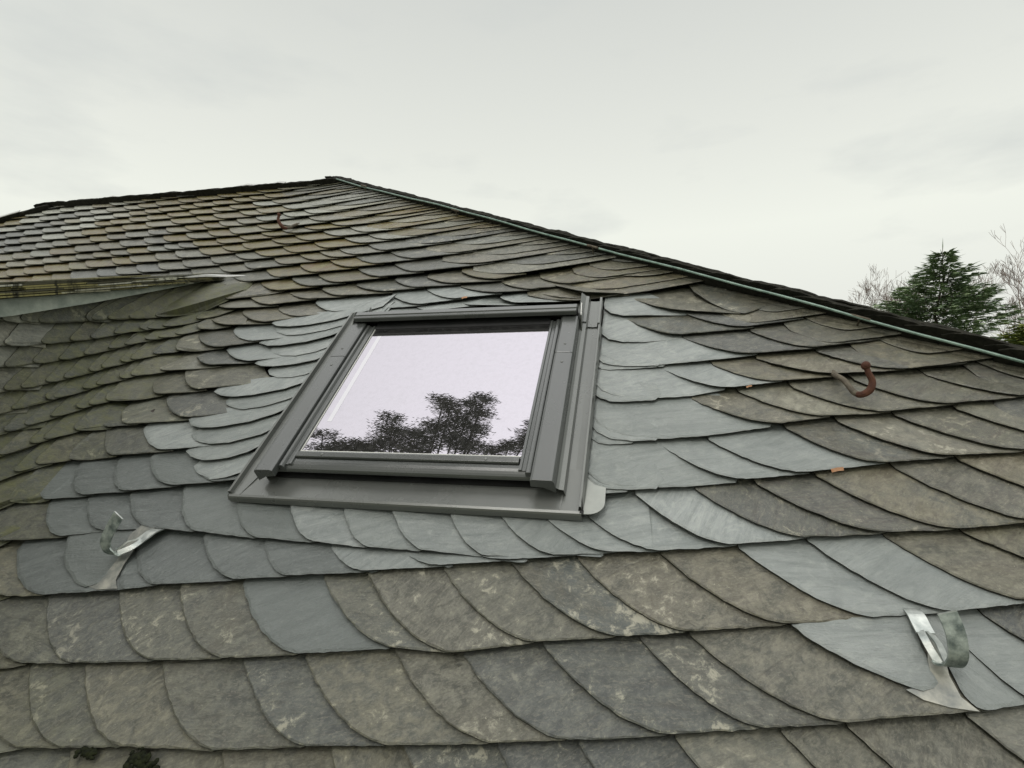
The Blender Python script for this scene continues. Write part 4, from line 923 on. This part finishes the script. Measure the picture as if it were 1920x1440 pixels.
# ------------------------------------------------------------ copper slips and a dry leaf
for u, v, w, n, lb in ((-.662, 1.700, .020, .018, 'copper slip under a new slate just above the roof window'), (.409, .910, .026, .018, 'orange copper slip under a new slate, right of the roof window'), (.262, 1.192, .014, .018, 'small dull copper slip between new and old slates, right of the window')):
    c = MB(); c.ribbon([W(u-w/2, v-.002-w*.06, n*.35), W(u, v, n*.45), W(u+w/2, v+.002+w*.06, n*.35)], (E_V*.8+E_N*.6), w*.30, .0016); o = c.build('copper_slip', M_COPPER, None, at=W(u, v, 0))
    tag(o, lb, 'copper slip', 'copper slips between slates')
lf = MB(); b = Vector(surf(-1.566, 1.068, .012)); lf.add([b+E_U*-.014, b+E_U*-.004+E_V*.006+E_N*.008, b+E_U*.010+E_V*.010+E_N*.004, b+E_U*.006+E_V*.002+E_N*.010, b+E_V*-.006+E_N*.004, b+E_U*-.009+E_V*-.004+E_N*.009], [(0, 1, 5), (1, 3, 4, 5), (1, 2, 3)])
M_LEAF = mat_metal('dry_leaf', (0.02, 0.016, 0.014), (0.06, 0.045, 0.04), .7)
o = lf.build('dead_leaf', M_LEAF, None, at=b); tag(o, 'dark curled dead leaf lying on an old slate left of the window', 'leaf')

def moss_clump(pts, label):
    mb = MB(); random.seed(len(pts)*7)
    for u, v, a_, b_ in pts:
        for _ in range(26):
            x = u+random.gauss(0, .42)*a_; y = v+random.gauss(0, .42)*b_
            mb.ball(W(x, y, .004+random.uniform(-.002, .002)), random.uniform(.003, .009), random.uniform(.003, .008), random.uniform(.002, .0042), (E_U, E_V, E_N), 4)
    o = mb.build('moss_clump', M_MOSS, None, at=W(pts[0][0], pts[0][1], 0), smooth=True); tag(o, label, 'moss', 'damp moss in the slate joints')
M_MOSS = mat_metal('damp_moss', (.006, .008, .004), (.022, .026, .009), .9, 0, 90, .2, .8)
moss_clump([(-.905, .172, .030, .020), (-.880, .168, .028, .016)], 'black damp moss patch under a slate edge at the very bottom left, the larger one')
moss_clump([(-1.010, .170, .026, .008)], 'narrow dark moss strip in the joint left of the black damp patch, bottom left')
# ------------------------------------------------------------ ground
def mat_ground():
    a = NT('lawn'); tc = a.n('ShaderNodeTexCoord').outputs['Object']
    n1 = a.noise(tc, .05, 5, .6); n2 = a.noise(tc, 2.0, 4, .6)
    return a.set(a.mix(a.rng(n1, .35, .65), a.mix(n2, (.055, .065, .03), (.085, .095, .045)), a.mix(n2, (.09, .085, .05), (.06, .08, .03))), .9, 0, a.bump(n2, .4, .1), .2)
g = MB(); random.seed(1); R_ = [0, 6, 14, 30, 60, 120, 260, 600, 1500, 4000]; K = 48; vs = []
for i, r_ in enumerate(R_[1:]):
    for k in range(K):
        q = 2*PI*k/K; vs.append(Vector((r_*math.cos(q), r_*math.sin(q), 0 if r_ < 40 else noise.noise(Vector((math.cos(q)*2, math.sin(q)*2, r_*.01)))*min(12, r_*.02))))
vs.append(Vector((0, 0, 0))); fs = [(len(vs)-1, k, (k+1) % K) for k in range(K)]+[(i*K+k, (i+1)*K+k, (i+1)*K+(k+1) % K, i*K+(k+1) % K) for i in range(len(R_)-2) for k in range(K)]
tag(obj('ground', vs, fs, mat_ground()), kind='structure')

# ------------------------------------------------------------ trees
def mat_leaf(name, c1, c2, c3):
    a = NT(name); g_ = a.n('ShaderNodeNewGeometry'); pos = a.n('ShaderNodeTexCoord').outputs['Object']
    n1 = a.noise(pos, 1.1, 4, .6); rp = g_.outputs['Random Per Island']
    col = a.mix(rp, c1, c2); col = a.mix(a.rng(n1, .45, .7), col, c3)
    return a.set(col, .7, 0, None, .25)
M_NEEDLE = mat_leaf('spruce_needles', (.10, .15, .075), (.22, .28, .15), (.15, .21, .13))
M_GREEN = mat_leaf('yellow_green_foliage', (.07, .10, .02), (.16, .18, .035), (.11, .14, .03))
M_DARKN = mat_leaf('cedar_needles', (.05, .055, .040), (.15, .15, .12), (.22, .20, .18))
M_BARK = mat_metal('bark', (.06, .048, .038), (.11, .09, .07), .85, 0, 5, .3, .5)
M_TWIG = mat_metal('bare_twigs', (.13, .10, .085), (.21, .165, .14), .85, 0, 5, .3, .3)
def pol(az, d, z=0): a = math.radians(az); c = cam.matrix_world.translation; return Vector((c.x+d*math.sin(a), c.y+d*math.cos(a), z))
def spray(V, F, p, d, ln, w, droop=0.3):
    """a flat twig of needles: a narrow kite"""
    d = d.normalized(); s_ = d.cross(Vector((0, 0, 1)))
    if s_.length < .1: s_ = Vector((1, 0, 0))
    s_ = (s_.normalized()+Vector((random.uniform(-.6, .6), random.uniform(-.6, .6), random.uniform(-.7, .7)))).normalized()
    m_ = p+d*ln*.45; e_ = p+d*ln-Vector((0, 0, ln*droop*random.random())); b = len(V)
    V += [p, m_+s_*w, e_, m_-s_*w]; F.append((b, b+1, b+2, b+3))
def conifer(base, H, R, label, crown_mat, dens=1.0, leaf=.2, zmin=0.15, group=None, seedn=1, rise=0.04, rmax=4.6, pw=.88):
    random.seed(seedn); t = empty('conifer_tree', base, label, 'conifer', group)
    tb = MB(); wob = [base+Vector((random.uniform(-.05, .05)*q*(q < 9), random.uniform(-.05, .05)*q*(q < 9), H*q/10)) for q in range(11)]
    tb.tube(wob, [.016*H*(1-q/10.2) + .004 for q in range(11)], 8); tb.build('trunk', M_BARK, t)
    V, F = [], []; lb = MB(); z = H*zmin
    while z < H*.99:
        q = z/H; r0 = min(rmax, R*(1-q)**pw)+.04; top = max(0, (q-.62)/.38)
        k = random.randint(4, 6)+int(2*(q > .8)); a0 = random.random()*6.28; i = min(9, int(q*10)); c = wob[i].lerp(wob[i+1], q*10-i)
        for b_ in range(k):
            an = a0+2*PI*b_/k+random.uniform(-.35, .35); r_ = r0*random.choice((1, 1, 1.12, .85, .7))*random.uniform(.85, 1.1)
            h = Vector((math.cos(an), math.sin(an), 0)); n_ = max(3, int(r_/.35)); pts = []
            for s_ in range(n_+1):
                u = s_/n_; pts.append(c+h*r_*u+Vector((0, 0, r_*(rise*u-.10*math.sin(u*PI)*(1-q)+.10*u*u))))
            lb.tube(pts, [max(.007, .03*(1-s_/n_)*(r_/R+.3)) for s_ in range(n_+1)], 4, False)
            m = int(r_*(34 if q > .55 else 9)*dens)+5
            for _ in range(m):
                u = random.random()**.7; fi = u*n_; ii = min(n_-1, int(fi)); p = pts[ii].lerp(pts[ii+1], fi-ii)
                sgn = random.choice((-1, 1)); side = h.cross(Vector((0, 0, 1)))*sgn; d = (h*random.uniform(.5, 1)+side*random.uniform(.05, .8)+Vector((0, 0, random.uniform(-.1, .22))))
                off = side*random.random()*.30*r_*(1.05-u)+h*random.uniform(-.1, .1)
                spray(V, F, p+off+Vector((0, 0, random.uniform(-.07, .05))), d, leaf*random.uniform(.6, 1.4), leaf*random.uniform(.08, .17), .15)
            spray(V, F, pts[-1], h+Vector((0, 0, .3)), leaf*1.5, leaf*.08, .0)
        z += H*.0135*random.uniform(.7, 1.4)+.03*(1-q)
    spray(V, F, wob[-1]-Vector((0, 0, .25)), Vector((.02, 0, 1)), leaf*2.2, leaf*.06, 0)
    lb.build('branch_whorls', M_BARK, t); obj('crown', V, F, crown_mat, t)
    return t
def bare_tree(base, H, spread, label, seedn, depth=6, group='bare trees behind the roof', r0=.16, twig=0.012):
    random.seed(seedn); t = empty('bare_tree', base, label, 'bare tree', group); tk, cr_ = MB(), MB()
    def grow(p, d, ln, r_, lv):
        n_ = 3; pts = [p]; q = p.copy(); dd = d.copy()
        for i in range(n_):
            dd = (dd+Vector((random.uniform(-.16, .16), random.uniform(-.16, .16), random.uniform(-.02, .12)))).normalized(); q = q+dd*ln/n_; pts.append(q.copy())
        (tk if lv < 2 else cr_).tube(pts, [max(twig*.6, r_*(1-.4*i/n_)) for i in range(n_+1)], 6 if lv < 3 else 3, False)
        if lv >= depth: return
        for _ in range(3 if lv < 3 else random.choice((2, 3, 3))):
            a = random.random()*6.28; sp = spread*random.uniform(.6, 1.2); o_ = dd.orthogonal().normalized(); o_ = Matrix.Rotation(a, 3, dd) @ o_
            st_ = pts[random.choice((2, 3, 3))]
            grow(st_, (dd+o_*sp+Vector((0, 0, .12))).normalized(), ln*random.uniform(.6, .82), r_*.58, lv+1)
    grow(base, Vector((0, 0, 1)), H*.30, r0, 0)
    tk.build('trunk', M_BARK, t); cr_.build('crown', M_TWIG, t)
    return t
conifer(pol(24.2, 26), 12.75, 15.0, 'dark blue-green conifer with a pointed crown, standing beyond the right hip', M_NEEDLE, 1.7, .29, .14, seedn=5, rmax=5.0, pw=1.20)
bare_tree(pol(29.6, 33), 15.2, .55, 'tall bare tree with reddish twigs, behind the conifer at the right edge', 8, 8, r0=.2, twig=.010)
bare_tree(pol(21.3, 48), 15.3, .6, 'low bare tree left of the conifer, just showing over the hip', 21, 8, twig=.013)
bare_tree(pol(19.6, 56), 15.2, .62, 'faint bare tree farthest left, barely over the hip', 33, 8, twig=.013)
bare_tree(pol(28.0, 40), 14.8, .58, 'bare tree seen through the right side of the conifer', 12, 8, twig=.012)
conifer(pol(29.6, 15), 8.75, 3.0, 'bright yellow-green conifer, lowest at the right edge of the picture', M_GREEN, 1.8, .20, .3, seedn=9, rise=.3, rmax=1.7, pw=.7)
# the tall cedar beside the house that shows as the dark shape in the window pane
BL = [[-4.71, 1.19, 9.0, 0.1, 0.0, -0.01, 0.12], [-4.82, 0.99, 9.2, 0.24, 0.0, -0.01, 0.13], [-4.88, 0.76, 9.4, 0.43, 0.01, -0.01, 0.19], [-5.18, 0.64, 9.0, 0.31, 0.01, -0.01, 0.14], [-5.52, 0.65, 8.8, 0.33, 0.01, -0.01, 0.15], [-5.78, 0.59, 8.6, 0.24, 0.01, -0.01, 0.12], [-5.91, 0.85, 8.6, 0.13, 0.0, -0.01, 0.1], [-3.92, 1.6, 9.6, 0.16, 0.0, -0.0, 0.1], [-3.84, 1.46, 9.8, 0.29, 0.0, -0.01, 0.15], [-3.36, 1.53, 9.7, 0.18, 0.0, -0.0, 0.08], [-3.17, 1.65, 9.9, 0.2, 0.0, -0.0, 0.1], [-3.22, 1.36, 9.8, 0.24, 0.0, -0.0, 0.14], [-3.73, 1.21, 10.0, 0.34, 0.0, -0.01, 0.17], [-4.12, 1.08, 9.7, 0.25, 0.0, -0.01, 0.15], [-4.3, 0.81, 9.6, 0.29, 0.01, -0.01, 0.21], [-3.83, 0.88, 10.0, 0.38, 0.01, -0.01, 0.24], [-3.33, 1.05, 10.0, 0.22, 0.0, -0.01, 0.17], [-3.48, 0.7, 10.0, 0.38, 0.01, -0.01, 0.17], [-4.41, 0.6, 9.5, 0.33, 0.01, -0.01, 0.12], [-3.09, 0.63, 10.4, 0.18, 0.0, -0.0, 0.11], [-2.8, 0.72, 10.6, 0.25, 0.01, -0.0, 0.15], [-2.51, 0.87, 10.8, 0.21, 0.0, -0.01, 0.22], [-2.37, 1.16, 10.9, 0.12, 0.0, -0.0, 0.16], [-4.49, 0.94, 9.5, 0.16, 0.0, -0.01, 0.1]]
random.seed(77)
cb = Vector((-5.0, -4.6, 0)); ct = empty('cedar_tree', cb, 'tall dark cedar beside the house, seen only as the reflection in the window pane', 'cedar')
tb = MB(); tb.tube([cb+Vector((.03*i, .10*i, 2.0*i)) for i in range(13)], [.34*(1-i/13.5)+.02 for i in range(13)], 10); tb.build('trunk', M_BARK, ct)
V, F, lb = [], [], MB()
def bough(a, b, r_):
    mid = (a+b)/2+Vector((0, 0, .5)); pts = smooth_pts([a, mid, b], 6); lb.tube(pts, [r_*(1-.8*i/(len(pts)-1)) for i in range(len(pts))], 5, False); return pts
def clump(c, A, B_, m, lf_=.075):
    for _ in range(m):
        a, b = max(-1, min(1, random.gauss(0, .5))), max(-1, min(1, random.gauss(0, .5))); p = c+A*a+B_*b+Vector((0, 0, random.uniform(-.5, .5)))
        d = Vector((random.choice((-1, 1))*random.uniform(.5, 1), random.uniform(-.25, .5), random.uniform(-.2, .3)))
        spray(V, F, p, d, lf_*random.uniform(.9, 2.2), lf_*random.uniform(.08, .15))
for cx_, cy_, cz_, ax_, ay_, bx_, by_ in BL:
    c = Vector((cx_, cy_, cz_+Z0)); A = Vector((ax_, ay_, 0)); B2 = Vector((bx_, by_, 0))
    f = min(11, max(0, int((cz_+Z0-1.5)/2.0))); root = cb+Vector((.03*f, .10*f, 2.0*f)); bough(root, c, .05)
    clump(c, A, B2, int(200+2600*A.length*B2.length/.05*.34), .052)
for i in range(46):                              # the mass of the tree below those boughs, out to the drip line
    x = random.uniform(-7.2, -1.8); y = random.uniform(-7.5, .35); zz = Z0+random.uniform(6.5, 10.5)
    if y > -1: x = random.uniform(-6.2, -2.3); zz = Z0+random.uniform(9, 10.5)
    c = Vector((x, y, zz)); f = min(11, int((zz-1.5)/2.0)); bough(cb+Vector((.03*f, .10*f, 2.0*f)), c, .05)
    clump(c, Vector((.9, 0, 0)), Vector((0, .5, 0)), 330, .13)
lb.build('boughs', M_BARK, ct); obj('crown', V, F, M_DARKN, ct)
